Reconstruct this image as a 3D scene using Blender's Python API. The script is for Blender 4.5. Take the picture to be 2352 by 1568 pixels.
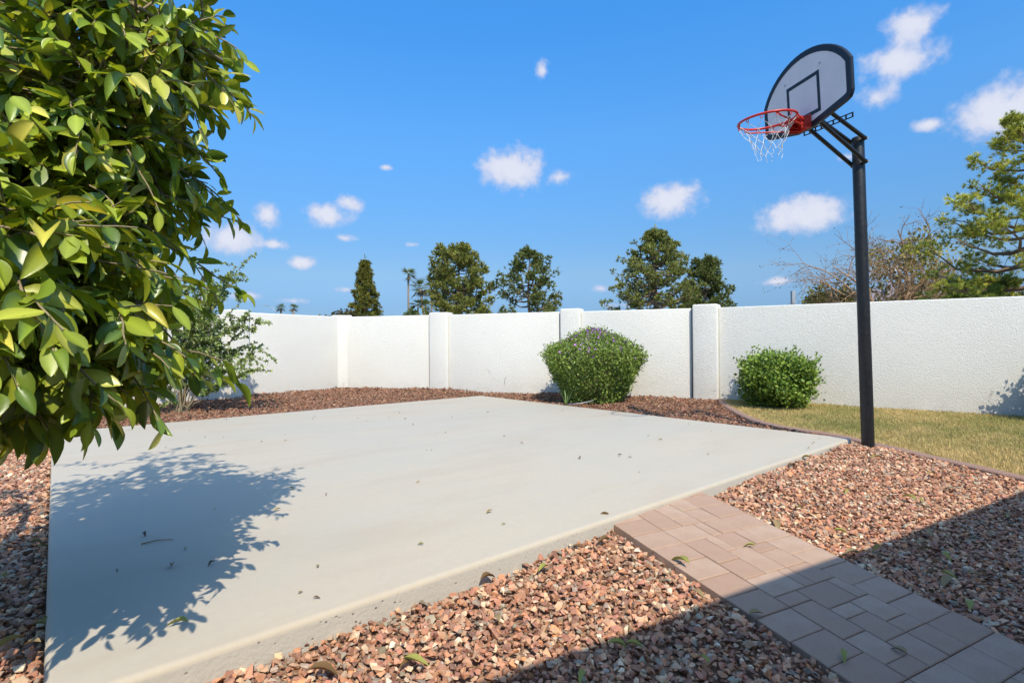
import bpy, bmesh, math, random
import numpy as np
from mathutils import Vector, Matrix
for o in list(bpy.data.objects): bpy.data.objects.remove(o)
scene = bpy.context.scene
C = scene.collection
PI = math.pi
# ------------------------------------------------------------------ camera
cam_d = bpy.data.cameras.new('camera'); cam = bpy.data.objects.new('camera', cam_d); C.objects.link(cam)
cam_d.sensor_width = 36.0; cam_d.lens = 36.0*1245/2352; cam_d.clip_start = .05; cam_d.clip_end = 20000
cam.matrix_world = Matrix.Translation((0, 0, .95)) @ Matrix.Rotation(PI/2+math.radians(.14), 4, 'X') @ Matrix.Rotation(math.radians(-.45), 4, 'Z')
scene.camera = cam
# ------------------------------------------------------------------ light and sky
LIGHT = Vector((-.243, .856, -1.0))                      # the way the sunlight travels
TOSUN = -LIGHT.normalized()
sun_d = bpy.data.lights.new('sun', 'SUN'); sun_d.energy = 2.32; sun_d.angle = math.radians(.48); sun_d.color = (1, .905, .74)
sun = bpy.data.objects.new('sun', sun_d); C.objects.link(sun)
sun.rotation_euler = LIGHT.to_track_quat('-Z', 'Y').to_euler()
scene.view_settings.view_transform = 'Standard'; scene.view_settings.look = 'None'
scene.view_settings.exposure = 1.2; scene.view_settings.gamma = 1.0; scene.view_settings.use_curve_mapping = False
world = bpy.data.worlds.new('World'); scene.world = world; world.use_nodes = True
def build_world():
    nt = world.node_tree; N = nt.nodes; L = nt.links; N.clear()
    out = N.new('ShaderNodeOutputWorld'); bg = N.new('ShaderNodeBackground'); L.new(bg.outputs[0], out.inputs[0])
    sky = N.new('ShaderNodeTexSky'); sky.sky_type = 'NISHITA'; sky.sun_disc = False
    sky.sun_elevation = math.asin(TOSUN.z); sky.sun_rotation = math.atan2(TOSUN.x, TOSUN.y)
    sky.altitude = 350; sky.air_density = 1.0; sky.dust_density = 1.2; sky.ozone_density = 1.0
    hs = N.new('ShaderNodeHueSaturation'); hs.inputs['Saturation'].default_value = 1.0; hs.inputs['Value'].default_value = 1.0; hs.inputs['Hue'].default_value = .5
    L.new(sky.outputs[0], hs.inputs['Color'])
    ramp = N.new('ShaderNodeValToRGB'); cr = ramp.color_ramp
    st = [(0, (0.124, 0.199, 0.349)), (3.8, (0.149, 0.224, 0.357)), (7, (0.216, 0.286, 0.365)), (10.2, (0.207, 0.324, 0.423)), (21, (0.232, 0.498, 0.689)), (31.5, (0.183, 0.573, 0.871)), (50, (0.5, 0.78, 0.94)), (75, (0.9, 0.95, 1.0)), (90, (1, 1, 1))]
    while len(cr.elements) < len(st): cr.elements.new(.5)
    for e_, (p_, c_) in zip(cr.elements, st): e_.position = p_/90; e_.color = (*c_, 1)
    def math_(op, a, b=None, c=None):
        n = N.new('ShaderNodeMath'); n.operation = op
        for i, v in enumerate((a, b, c)):
            if v is None: continue
            if isinstance(v, (int, float)): n.inputs[i].default_value = v
            else: L.new(v, n.inputs[i])
        return n.outputs[0]
    tc = N.new('ShaderNodeTexCoord'); sp = N.new('ShaderNodeSeparateXYZ'); L.new(tc.outputs['Generated'], sp.inputs[0])
    az = math_('ARCTAN2', sp.outputs[0], sp.outputs[1]); el = math_('ARCSINE', sp.outputs[2])
    L.new(math_('DIVIDE', el, PI/2), ramp.inputs[0]); tone = N.new('ShaderNodeMix'); tone.data_type = 'RGBA'; tone.blend_type = 'MULTIPLY'; tone.inputs[0].default_value = 1; L.new(hs.outputs[0], tone.inputs[6]); L.new(ramp.outputs[0], tone.inputs[7])
    # domain noise that gives the clouds their ragged edges
    nz = N.new('ShaderNodeTexNoise'); nz.inputs['Scale'].default_value = 34; nz.inputs['Detail'].default_value = 7; nz.inputs['Roughness'].default_value = .58
    L.new(tc.outputs['Generated'], nz.inputs['Vector'])
    n1 = math_('SUBTRACT', nz.outputs[0], .5)
    cv = N.new('ShaderNodeCombineXYZ'); L.new(az, cv.inputs[0]); L.new(el, cv.inputs[1])
    # azimuth, elevation, half width, half height (degrees), faintness
    clouds = [(.2,17.7,4.1,2.3,-.05), (5.2,16.9,2.6,1.2,.28), (16.4,14.0,3.6,2.2,0), (28.4,11.6,4.3,2.0,-.05), (36.6,25.0,2.7,2.0,.12), (35.8,22.6,4.0,2.0,.14), (34.0,20.4,2.6,1.7,.26), (42.8,17.4,4.4,2.5,-.05), (37.8,17.4,1.9,.8,.28),
              (-18.6,12.7,3.0,1.5,.08), (-16.6,13.9,2.0,1.2,.12), (-24.2,12.4,1.6,1.8,.18), (-27.3,9.8,3.2,1.8,.04), (-21.2,8.0,1.5,.85,.05), (-17.0,10.6,2.4,.75,.38), (-23.6,9.6,3.0,.9,.42), (3.4,26.6,1.4,1.9,.42), (-26.0,4.6,2.2,.8,.28), (-22.2,4.3,2.6,.6,.36), (-17.0,5.5,1.6,.6,.36),
              (9.3,5.6,1.6,.9,.34), (-13.0,17.6,1.2,.6,.48), (24.5,31,2.4,1.2,.46), (-10.3,10.2,1.8,.6,.45), (26,5.6,3.0,.8,.36), (35,6.0,3,.7,.4), (-30,4,3,.7,.3), (12,3.8,5,.7,.45), (-6,4.6,4,.7,.45), (32,16,2.5,.8,.5)]
    rnd = random.Random(4)
    for k in range(14):                                  # the same kind of sky goes on all round
        a = rnd.choice((-1, 1))*rnd.uniform(58, 178); clouds.append((a, rnd.uniform(7, 32), rnd.uniform(3, 7), rnd.uniform(1.2, 3), rnd.uniform(0, .35)))
    acc = None; sh = None
    for a, e, w, hgt, f in clouds:
        s = N.new('ShaderNodeVectorMath'); s.operation = 'SUBTRACT'; L.new(cv.outputs[0], s.inputs[0]); s.inputs[1].default_value = (math.radians(a), math.radians(e), 0)
        m = N.new('ShaderNodeVectorMath'); m.operation = 'MULTIPLY'; L.new(s.outputs[0], m.inputs[0]); m.inputs[1].default_value = (1/math.radians(w), 1/math.radians(hgt), 0)
        ln = N.new('ShaderNodeVectorMath'); ln.operation = 'LENGTH'; L.new(m.outputs[0], ln.inputs[0])
        d = ln.outputs['Value'] if f == 0 else math_('ADD', ln.outputs['Value'], f)
        if acc is None: acc = d
        else:
            q = N.new('ShaderNodeMath'); q.operation = 'SMOOTH_MIN'; L.new(acc, q.inputs[0]); L.new(d, q.inputs[1]); q.inputs[2].default_value = .25; acc = q.outputs[0]
    dd = math_('MULTIPLY_ADD', n1, 1.45, acc)
    mr = N.new('ShaderNodeMapRange'); mr.interpolation_type = 'SMOOTHSTEP'; L.new(dd, mr.inputs[0])
    mr.inputs[1].default_value = 1.05; mr.inputs[2].default_value = .40; mr.inputs[3].default_value = 0; mr.inputs[4].default_value = .93
    thick = N.new('ShaderNodeMapRange'); L.new(dd, thick.inputs[0]); thick.inputs[1].default_value = .75; thick.inputs[2].default_value = .25; thick.inputs[3].default_value = 0; thick.inputs[4].default_value = 1
    cc = N.new('ShaderNodeMix'); cc.data_type = 'RGBA'; L.new(thick.outputs[0], cc.inputs[0]); cc.inputs[6].default_value = (1.72, 1.9, 2.48, 1); cc.inputs[7].default_value = (2.3, 2.36, 2.66, 1)
    mx = N.new('ShaderNodeMix'); mx.data_type = 'RGBA'; L.new(mr.outputs[0], mx.inputs[0]); L.new(tone.outputs[2], mx.inputs[6]); L.new(cc.outputs[2], mx.inputs[7])
    L.new(mx.outputs[2], bg.inputs[0]); bg.inputs[1].default_value = .15
build_world()

# ------------------------------------------------------------------ helpers
R = random.Random(11); rng = np.random.default_rng(7)
def tag(o, label=None, cat=None, group=None, kind=None):
    if label: o['label'] = label
    if cat: o['category'] = cat
    if group: o['group'] = group
    if kind: o['kind'] = kind
    return o
def link(name, me, parent=None, loc=None):
    o = bpy.data.objects.new(name, me); C.objects.link(o)
    if parent is not None: o.parent = parent
    if loc is not None: o.location = loc
    return o
def empty(name, loc, rz=0):
    o = bpy.data.objects.new(name, None); C.objects.link(o); o.location = loc; o.rotation_euler = (0, 0, rz); o.empty_display_size = .1
    return o
class MB:
    """collects geometry as arrays and makes ONE mesh of it"""
    def __init__(s): s.v = []; s.q = []; s.t = []; s.c = []; s.n = 0
    def add(s, v, quads=None, tris=None, col=None):
        v = np.asarray(v, float).reshape(-1, 3); s.v.append(v)
        if quads is not None and len(quads): s.q.append(np.asarray(quads, int)+s.n)
        if tris is not None and len(tris): s.t.append(np.asarray(tris, int)+s.n)
        c = np.ones((len(v), 3))*(.5 if col is None else 1)
        if col is not None: c = c*np.asarray(col, float)
        s.c.append(c); s.n += len(v); return s
    def mesh(s, name, m, smooth=False):
        V = np.concatenate(s.v); Q = np.concatenate(s.q) if s.q else np.zeros((0, 4), int); T = np.concatenate(s.t) if s.t else np.zeros((0, 3), int)
        me = bpy.data.meshes.new(name); me.vertices.add(len(V)); me.vertices.foreach_set('co', V.astype(np.float32).ravel())
        li = np.concatenate([Q.ravel(), T.ravel()]).astype(np.int32)
        me.loops.add(len(li)); me.loops.foreach_set('vertex_index', li)
        st = np.concatenate([np.arange(len(Q))*4, len(Q)*4+np.arange(len(T))*3]).astype(np.int32)
        me.polygons.add(len(st)); me.polygons.foreach_set('loop_start', st)
        me.polygons.foreach_set('use_smooth', np.full(len(st), smooth))
        at = me.color_attributes.new('tint', 'FLOAT_COLOR', 'POINT'); cc = np.concatenate(s.c); cc = np.hstack([cc, np.ones((len(cc), 1))])
        at.data.foreach_set('color', cc.astype(np.float32).ravel())
        me.update(calc_edges=True); me.validate(); me.materials.append(m); return me
    def obj(s, name, m, parent=None, smooth=False, loc=None): return link(name, s.mesh(name, m, smooth), parent, loc)
def tube(mb, pts, rad, k=8, col=None, caps=True):
    P = np.asarray(pts, float); n = len(P); rad = np.ones(n)*np.asarray(rad, float)
    T = np.gradient(P, axis=0); T /= np.linalg.norm(T, axis=1)[:, None]+1e-12
    up = np.array([0, 0, 1.]) if abs(T[0][2]) < .9 else np.array([1., 0, 0])
    a = np.linspace(0, 2*PI, k, endpoint=False); V = []
    for i in range(n):
        u = np.cross(up, T[i]); u /= np.linalg.norm(u)+1e-12; w = np.cross(T[i], u); up = np.cross(T[i], u)*0+w
        V.append(P[i]+rad[i]*(np.cos(a)[:, None]*u+np.sin(a)[:, None]*w)); up = w
        up = np.cross(T[i], u)
    V = np.concatenate(V); Q = []
    for i in range(n-1):
        for j in range(k): Q.append((i*k+j, i*k+(j+1) % k, (i+1)*k+(j+1) % k, (i+1)*k+j))
    Tn = []
    if caps:
        V = np.vstack([V, P[0], P[-1]]); m = n*k
        for j in range(k): Tn += [(m, (j+1) % k, j), (m+1, (n-1)*k+j, (n-1)*k+(j+1) % k)]
    mb.add(V, Q, Tn, col); return mb
BOXQ = [(0, 3, 2, 1), (4, 5, 6, 7), (0, 1, 5, 4), (1, 2, 6, 5), (2, 3, 7, 6), (3, 0, 4, 7)]
def box(mb, lo, hi, M=None, col=None):
    x0, y0, z0 = lo; x1, y1, z1 = hi
    v = np.array([(x0, y0, z0), (x1, y0, z0), (x1, y1, z0), (x0, y1, z0), (x0, y0, z1), (x1, y0, z1), (x1, y1, z1), (x0, y1, z1)], float)
    if M is not None: v = (np.array(M.to_3x3()) @ v.T).T+np.array(M.translation)
    mb.add(v, BOXQ, None, col); return mb
def bevel_box(name, lo, hi, bev, m, parent=None, M=None, seg=2):
    bm = bmesh.new(); bmesh.ops.create_cube(bm, size=1)
    for v in bm.verts: v.co = Vector([lo[i]+(v.co[i]+.5)*(hi[i]-lo[i]) for i in range(3)])
    bmesh.ops.bevel(bm, geom=bm.edges[:], offset=bev, segments=seg, affect='EDGES', profile=.5)
    if M is not None: bmesh.ops.transform(bm, matrix=M, verts=bm.verts)
    me = bpy.data.meshes.new(name); bm.to_mesh(me); bm.free(); me.materials.append(m)
    for p in me.polygons: p.use_smooth = seg > 1
    if seg > 1: me.set_sharp_from_angle(angle=math.radians(50))
    return link(name, me, parent)
def rots(n, r=rng):
    """n random rotation matrices"""
    q = r.normal(size=(n, 4)); q /= np.linalg.norm(q, axis=1)[:, None]; w, x, y, z = q.T
    return np.stack([1-2*(y*y+z*z), 2*(x*y-z*w), 2*(x*z+y*w), 2*(x*y+z*w), 1-2*(x*x+z*z), 2*(y*z-x*w), 2*(x*z-y*w), 2*(y*z+x*w), 1-2*(x*x+y*y)], 1).reshape(n, 3, 3)
def unit(a): a = np.asarray(a, float); return a/(np.linalg.norm(a, axis=-1, keepdims=True)+1e-12)
def frames(d, nrm):
    """rows -> matrices whose columns are side, along, normal"""
    y = unit(d); x = unit(np.cross(y, nrm)); z = np.cross(x, y); return np.stack([x, y, z], 2)
def stamp(mb, tv, quads, tris, pos, mats, scale, cols, gain=None):
    """one template at many places, vectorised"""
    tv = np.asarray(tv, float); n = len(pos); k = len(tv)
    sc = np.asarray(scale, float); sc = sc[:, None, None] if sc.ndim == 1 else sc[:, None, :]
    V = np.einsum('nij,nkj->nki', mats, tv[None]*sc)+pos[:, None]
    off = (np.arange(n)*k)[:, None, None]
    Q = (np.asarray(quads, int)[None]+off).reshape(-1, 4) if quads is not None and len(quads) else None
    T = (np.asarray(tris, int)[None]+off).reshape(-1, 3) if tris is not None and len(tris) else None
    mb.v.append(V.reshape(-1, 3)); mb.c.append(np.repeat(cols, k, axis=0)*(1 if gain is None else np.tile(gain, n)[:, None]))
    if Q is not None: mb.q.append(Q+mb.n)
    if T is not None: mb.t.append(T+mb.n)
    mb.n += n*k
# ------------------------------------------------------------------ materials
class NT:
    def __init__(s, name):
        s.m = bpy.data.materials.new(name); s.m.use_nodes = True; s.N = s.m.node_tree.nodes; s.L = s.m.node_tree.links
        s.b = s.N['Principled BSDF']; s.out = s.N['Material Output']
        s.tc = s.N.new('ShaderNodeTexCoord')
    def put(s, sock, v):
        if isinstance(v, bpy.types.NodeSocket): s.L.new(v, sock)
        elif isinstance(v, tuple) and len(v) == 3 and sock.type == 'RGBA': sock.default_value = (*v, 1)
        else: sock.default_value = v
    def noise(s, scale, detail=4, rough=.55, vec=None, dist=0):
        n = s.N.new('ShaderNodeTexNoise'); n.inputs['Scale'].default_value = scale; n.inputs['Detail'].default_value = detail; n.inputs['Roughness'].default_value = rough; n.inputs['Distortion'].default_value = dist
        s.L.new(vec if vec is not None else s.tc.outputs['Object'], n.inputs['Vector']); return n.outputs[0]
    def vor(s, scale, feat='F1', vec=None):
        n = s.N.new('ShaderNodeTexVoronoi'); n.feature = feat; n.inputs['Scale'].default_value = scale
        s.L.new(vec if vec is not None else s.tc.outputs['Object'], n.inputs['Vector']); return n.outputs['Distance']
    def math(s, op, a, b=0.0, c=None):
        n = s.N.new('ShaderNodeMath'); n.operation = op; s.put(n.inputs[0], a); s.put(n.inputs[1], b)
        if c is not None: s.put(n.inputs[2], c)
        return n.outputs[0]
    def rng(s, v, a, b, c=0.0, d=1.0):
        n = s.N.new('ShaderNodeMapRange'); s.put(n.inputs[0], v)
        for i, q in enumerate((a, b, c, d)): s.put(n.inputs[i+1], q)
        return n.outputs[0]
    def mix(s, f, a, b, mode='MIX'):
        n = s.N.new('ShaderNodeMix'); n.data_type = 'RGBA'; n.blend_type = mode; s.put(n.inputs[0], f); s.put(n.inputs[6], a); s.put(n.inputs[7], b); return n.outputs[2]
    def attr(s, name='tint'):
        n = s.N.new('ShaderNodeVertexColor'); n.layer_name = name; return n.outputs[0]
    def bump(s, h, dist, strength=1.0, prev=None):
        n = s.N.new('ShaderNodeBump'); n.inputs['Distance'].default_value = dist; n.inputs['Strength'].default_value = strength; s.put(n.inputs['Height'], h)
        if prev is not None: s.L.new(prev, n.inputs['Normal'])
        return n.outputs[0]
    def done(s, col, rough=.8, normal=None, spec=.3, metal=0):
        s.put(s.b.inputs['Base Color'], col); s.put(s.b.inputs['Roughness'], rough); s.b.inputs['Specular IOR Level'].default_value = spec; s.b.inputs['Metallic'].default_value = metal
        if normal is not None: s.L.new(normal, s.b.inputs['Normal'])
        return s.m
    def leafy(s, col, rough=.5, transl=.3, spec=.35, tcol=None, normal=None):
        m = s.done(col, rough, normal, spec); t = s.N.new('ShaderNodeBsdfTranslucent'); s.put(t.inputs[0], tcol if tcol is not None else col)
        x = s.N.new('ShaderNodeMixShader'); x.inputs[0].default_value = transl; s.L.new(s.b.outputs[0], x.inputs[1]); s.L.new(t.outputs[0], x.inputs[2]); s.L.new(x.outputs[0], s.out.inputs[0]); return m
M = {}
def mats():
    n = NT('concrete'); g = n.N.new('ShaderNodeNewGeometry'); sx = n.N.new('ShaderNodeSeparateXYZ'); n.L.new(g.outputs['Normal'], sx.inputs[0])
    mp = n.N.new('ShaderNodeMapping'); mp.inputs['Scale'].default_value = (1, .28, 1); mp.inputs['Rotation'].default_value = (0, 0, .35); n.L.new(n.tc.outputs['Object'], mp.inputs[0])
    big = n.noise(1.1, 6, .62, mp.outputs[0]); fine = n.noise(26, 5, .6); spk = n.noise(170, 2, .5)
    c = n.mix(n.rng(big, .38, .66), (.45, .41, .335), (.485, .415, .32)); c = n.mix(n.rng(fine, .3, .75, 0, .35), c, (.385, .355, .30)); c = n.mix(n.rng(n.noise(2.3, 6, .65, mp.outputs[0]), .50, .74, 0, .55), c, (.40, .325, .25)); c = n.mix(n.rng(n.noise(.7, 5, .6), .5, .75, 0, .4), c, (.40, .375, .325)); c = n.mix(n.rng(n.noise(9, 5, .6), .66, .8, 0, .4), c, (.33, .27, .21))
    c = n.mix(n.rng(spk, .66, .74, 0, .4), c, (.30, .28, .26))
    side = n.rng(sx.outputs[2], .35, .1)
    pits = n.rng(n.vor(38), .06, .22); pm = n.rng(n.noise(14, 3), .45, .6); pit = n.math('MULTIPLY', n.math('SUBTRACT', 1.0, pits), pm)
    c = n.mix(n.math('MULTIPLY', side, .6), c, (.41, .40, .375)); c = n.mix(n.math('MULTIPLY', pit, side), c, (.16, .14, .12))
    hgt = n.math('ADD', n.math('MULTIPLY', fine, .25), n.math('MULTIPLY', side, n.math('MULTIPLY_ADD', pit, -1.6, n.math('MULTIPLY', n.noise(60, 4), .8))))
    M['concrete'] = n.done(c, .72, n.bump(hgt, .006, .6), .25)
    # stucco
    n = NT('stucco'); v = n.noise(75, 4, .65); v2 = n.noise(190, 3, .6); lum = n.noise(16, 3, .5); lo = n.noise(.8, 5, .6)
    g = n.N.new('ShaderNodeNewGeometry'); sx = n.N.new('ShaderNodeSeparateXYZ'); n.L.new(g.outputs['Position'], sx.inputs[0])
    trowel = n.rng(lum, .5, .64); hgt = n.math('ADD', n.math('MULTIPLY', n.rng(v, .42, .62), .75), n.math('ADD', n.math('MULTIPLY', v2, .6), n.math('MULTIPLY', trowel, .10)))
    base = n.rng(sx.outputs[2], .30, .02); wear = n.noise(7, 5, .65)
    crk = n.N.new('ShaderNodeTexVoronoi'); crk.feature = 'DISTANCE_TO_EDGE'; crk.inputs['Scale'].default_value = 1.3
    wv = n.N.new('ShaderNodeMix'); wv.data_type = 'VECTOR'; wv.inputs[0].default_value = .12; nn = n.N.new('ShaderNodeTexNoise'); nn.inputs['Scale'].default_value = 5; nn.inputs['Detail'].default_value = 5; n.L.new(n.tc.outputs['Object'], nn.inputs[0])
    n.L.new(n.tc.outputs['Object'], wv.inputs[4]); n.L.new(nn.outputs['Color'], wv.inputs[5]); n.L.new(wv.outputs[1], crk.inputs['Vector'])
    crack = n.math('MULTIPLY', n.rng(crk.outputs['Distance'], .009, .003), n.math('MULTIPLY', n.rng(n.noise(1.6, 3), .55, .62), n.rng(sx.outputs[2], .55, .25)))
    c = n.mix(n.rng(lo, .35, .7), (.735, .705, .64), (.69, .66, .60)); c = n.mix(n.math('MULTIPLY', base, n.rng(wear, .35, .7, 0, .55)), c, (.60, .55, .49))
    c = n.mix(n.math('MULTIPLY', n.rng(wear, .67, .70), n.rng(sx.outputs[2], .4, .1, 0, .5)), c, (.42, .40, .38)); c = n.mix(n.math('MULTIPLY', crack, .8), c, (.22, .20, .18))
    pp = n.math('MULTIPLY', n.rng(n.vor(21), .10, .06), n.rng(n.noise(2.6, 2), .46, .58)); c = n.mix(n.math('MULTIPLY', pp, .75), c, (.32, .30, .28))
    hgt = n.math('SUBTRACT', hgt, n.math('ADD', crack, n.math('MULTIPLY', pp, .8)))
    M['stucco'] = n.done(c, .9, n.bump(hgt, .010, .6), .15)
    # ground under the stones
    n = NT('soil'); c = n.mix(n.noise(30, 5), (.22, .13, .085), (.34, .22, .15)); M['soil'] = n.done(c, .95, n.bump(n.noise(90, 4), .01), .1)
    n = NT('desert_ground'); c = n.mix(n.noise(.6, 6), (.30, .24, .17), (.20, .19, .11)); M['desert'] = n.done(c, .95, None, .1)
    n = NT('stone'); c = n.mix(n.rng(n.noise(70, 4, .6), .3, .7), n.attr(), (0, 0, 0), 'MIX'); c = n.mix(n.rng(n.noise(60, 4, .65), .35, .7, 0, .45), n.attr(), (.46, .33, .25)); c = n.mix(n.rng(n.noise(190, 2), .5, .8, 0, .35), c, (.12, .07, .055))
    M['stone'] = n.done(c, .78, n.bump(n.noise(150, 3), .004, .5), .3)
    n = NT('paver'); oi = n.N.new('ShaderNodeObjectInfo'); r = oi.outputs['Random']
    c = n.mix(r, (.39, .26, .19), (.47, .34, .255)); c = n.mix(n.rng(n.noise(7, 4), .35, .7, 0, .5), c, (.36, .21, .145)); c = n.mix(n.rng(n.noise(3, 3), .5, .75, 0, .5), c, (.41, .29, .20)); c = n.mix(n.rng(n.noise(240, 2), .55, .75, 0, .5), c, (.16, .12, .10)); c = n.mix(n.rng(n.noise(300, 2), .66, .76, 0, .5), c, (.52, .45, .38))
    M['paver'] = n.done(c, .85, n.bump(n.math('ADD', n.noise(260, 3), n.math('MULTIPLY', n.noise(60, 3), .6)), .003, .8), .2)
    n = NT('joint_sand'); M['sand'] = n.done(n.mix(n.noise(200, 2), (.10, .08, .065), (.20, .16, .12)), .95)
    n = NT('joint_shade'); M['dark'] = n.done((.03, .028, .025), .95)  # near-black, carries the shade line left of the pilasters
    n = NT('curb'); c = n.mix(n.noise(5, 5), (.31, .20, .155), (.27, .165, .125)); c = n.mix(n.rng(n.noise(90, 3), .5, .75, 0, .5), c, (.18, .11, .09)); M['curb'] = n.done(c, .85, n.bump(n.noise(50, 4), .006), .2)
    n = NT('lawn_soil'); c = n.mix(n.rng(n.noise(2.0, 5, .6), .42, .62), (.46, .33, .14), (.26, .215, .07)); c = n.mix(n.rng(n.noise(60, 4), .4, .7, 0, .6), c, (.17, .115, .05)); M['lawn'] = n.done(c, .95, n.bump(n.noise(120, 4), .02), .1)
    n = NT('grass_blade'); M['grass'] = n.leafy(n.attr(), .6, .25, .2)
    n = NT('black_metal'); c = n.mix(n.rng(n.noise(18, 5), .5, .75, 0, .6), (.008, .008, .009), (.018, .017, .016)); M['black'] = n.done(c, n.rng(n.noise(30, 4), .3, .7, .36, .52), n.bump(n.noise(60, 3), .002, .25), .5)
    n = NT('board_white'); c = n.mix(n.rng(n.noise(3, 4), .4, .7), (.71, .70, .71), (.64, .63, .645)); mp = n.N.new('ShaderNodeMapping'); mp.inputs['Scale'].default_value = (1, 14, 60); n.L.new(n.tc.outputs['Object'], mp.inputs[0]); c = n.mix(n.rng(n.noise(2.2, 4, .6, mp.outputs[0]), .60, .76, 0, .3), c, (.42, .40, .42)); M['board'] = n.done(c, .5, None, .4)
    n = NT('board_navy'); M['navy'] = n.done(n.mix(n.noise(14, 5), (.006, .010, .020), (.011, .016, .027)), .45, None, .4)
    n = NT('rim_red'); M['red'] = n.done(n.mix(n.noise(20, 4), (.55, .028, .012), (.42, .018, .016)), .38, None, .5)
    n = NT('net_cord'); M['net'] = n.done(n.mix(n.rng(n.noise(26, 3), .58, .66), (.72, .71, .68), (.33, .2, .08)), .8)
    n = NT('steel'); M['steel'] = n.done((.45, .45, .46), .4, None, .5, .8)
    n = NT('citrus_leaf'); c = n.attr(); c2 = n.mix(n.rng(n.noise(26, 3), .35, .7, 0, .4), c, n.mix(1.0, c, (.75, .8, .5), 'MULTIPLY')); M['citrus'] = n.leafy(c2, .34, .24, .5, n.mix(1.0, c, (1.5, 1.35, .45), 'MULTIPLY'))
    n = NT('leaf'); M['leaf'] = n.leafy(n.attr(), .5, .25, .3)
    n = NT('needle'); M['needle'] = n.leafy(n.attr(), .6, .12, .2)
    n = NT('bark'); c = n.mix(n.noise(12, 5), (.16, .105, .07), (.27, .19, .13)); M['bark'] = n.done(c, .9, n.bump(n.noise(25, 5), .03), .1)
    n = NT('twig_bark'); c = n.mix(n.noise(16, 4), (.30, .24, .15), (.22, .17, .10)); M['twig'] = n.done(c, .8, None, .2)
    n = NT('dead_bark'); c = n.mix(n.noise(3, 5), (.42, .26, .145), (.28, .19, .125)); M['dead'] = n.done(c, .9, None, .1)
    n = NT('palm_trunk'); M['palm'] = n.done(n.mix(n.noise(4, 4), (.17, .13, .10), (.25, .19, .14)), .9)
    n = NT('flower'); M['flower'] = n.leafy(n.attr(), .6, .2, .2)
    n = NT('fruit'); M['fruit'] = n.done(n.mix(n.noise(18, 3), (.05, .085, .015), (.075, .12, .02)), .42, n.bump(n.noise(170, 2), .002), .45)
    n = NT('rock_mountain'); M['mount'] = n.done(n.mix(n.noise(.004, 8, .65), (.20, .165, .19), (.27, .23, .26)), .95)
    n = NT('house_stucco'); M['house'] = n.done(n.mix(n.noise(3, 4), (.46, .40, .33), (.52, .46, .38)), .9, n.bump(n.noise(70, 3), .008), .1)
    n = NT('roof_tile'); M['roof'] = n.done(n.mix(n.noise(6, 4), (.33, .17, .11), (.26, .15, .11)), .85)
    n = NT('window_glass'); M['glass'] = n.done((.03, .035, .04), .06, None, .8)
    n = NT('white_paint'); M['paint'] = n.done((.74, .73, .70), .5)
    n = NT('grey_metal'); M['grey'] = n.done((.34, .35, .37), .5, None, .5, .4)
    n = NT('dry_leaf'); M['dry'] = n.leafy(n.attr(), .6, .2, .25)
mats()
# ------------------------------------------------------------------ the lie of the land (slab top is z = 0)
def plane(x, y): return -.325-.077*x+.113*y                # the path's own fall towards the house
def gp(x, y): return plane(x, y)-.022                       # gravel lies a little lower
CP = [(x, y, gp(x, y)) for x, y in [(0, 1.5), (1, 2), (2, 3), (3, 4), (.6, 2.8), (2, 4.0), (1.5, 1), (3, 2.5), (0, 0), (2, .5), (3.1, 5.0)]]
CP += [(-.9, 1.7, -.075), (-1.3, 1.4, -.08), (-.5, .8, -.19), (-1.8, 1.5, -.085), (-3, 3.3, -.075), (-4.5, 4.8, -.06), (-5.5, 6, -.05), (-3.5, 1.5, -.1), (-6, 3.5, -.08), (-8, 5, -.05), (-2, -1, -.3), (3, -1, -.6), (-6, -2, -.25),
       (-5.2, 6.3, -.03), (-2.9, 8.15, -.025), (-.57, 10.0, -.018), (1.35, 7.75, -.03), (2.6, 6.3, -.045), (-4, 7.2, -.028), (-1.7, 9.1, -.02), (.4, 8.9, -.025),
       (-3.51, 11.2, .05), (-1.6, 10.7, .06), (-1.24, 10.58, .06), (.89, 9.85, .028), (1.24, 9.7, .024), (3.02, 9.03, .006), (3.36, 8.82, -.003), (5.13, 7.75, -.022), (6.55, 6.93, -.047), (-4.57, 9.5, .07), (-4.75, 9.2, .045), (-5.36, 8.6, .035), (-8, 6, .0),
       (3.9, 4.15, -.135), (3.5, 5.3, -.075), (5, 6, -.06), (4, 7, -.02), (4.5, 5, -.105), (6.5, 5, -.1), (5, 3.5, -.2), (4, 8, .01), (8, 5.5, -.08)]
CP = np.array(CP)
def _rbf():
    n = len(CP); D = np.linalg.norm(CP[:, None, :2]-CP[None, :, :2], axis=2); A = np.zeros((n+3, n+3)); A[:n, :n] = D+np.eye(n)*-.02; A[:n, n] = 1; A[:n, n+1:] = CP[:, :2]; A[n, :n] = 1; A[n+1:, :n] = CP[:, :2].T
    return np.linalg.solve(A, np.concatenate([CP[:, 2], np.zeros(3)]))
RW = _rbf()
def gh(x, y):
    x = np.asarray(x, float); y = np.asarray(y, float); sh = x.shape; p = np.stack([x.ravel(), y.ravel()], 1); n = len(CP); o = np.empty(len(p))
    for i in range(0, len(p), 20000):
        q = p[i:i+20000]; o[i:i+20000] = np.linalg.norm(q[:, None]-CP[None, :, :2], axis=2) @ RW[:n]+RW[n]+q @ RW[n+1:]
    return o.reshape(sh)
def ghs(x, y): return float(gh(np.array([x]), np.array([y]))[0])
def inside(poly, x, y):
    poly = np.asarray(poly); r = np.zeros(x.shape, bool); j = len(poly)-1
    for i in range(len(poly)):
        (xi, yi), (xj, yj) = poly[i], poly[j]
        if yi != yj: r ^= ((yi > y) != (yj > y)) & (x < (xj-xi)*(y-yi)/(yj-yi)+xi)
        j = i
    return r
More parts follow.
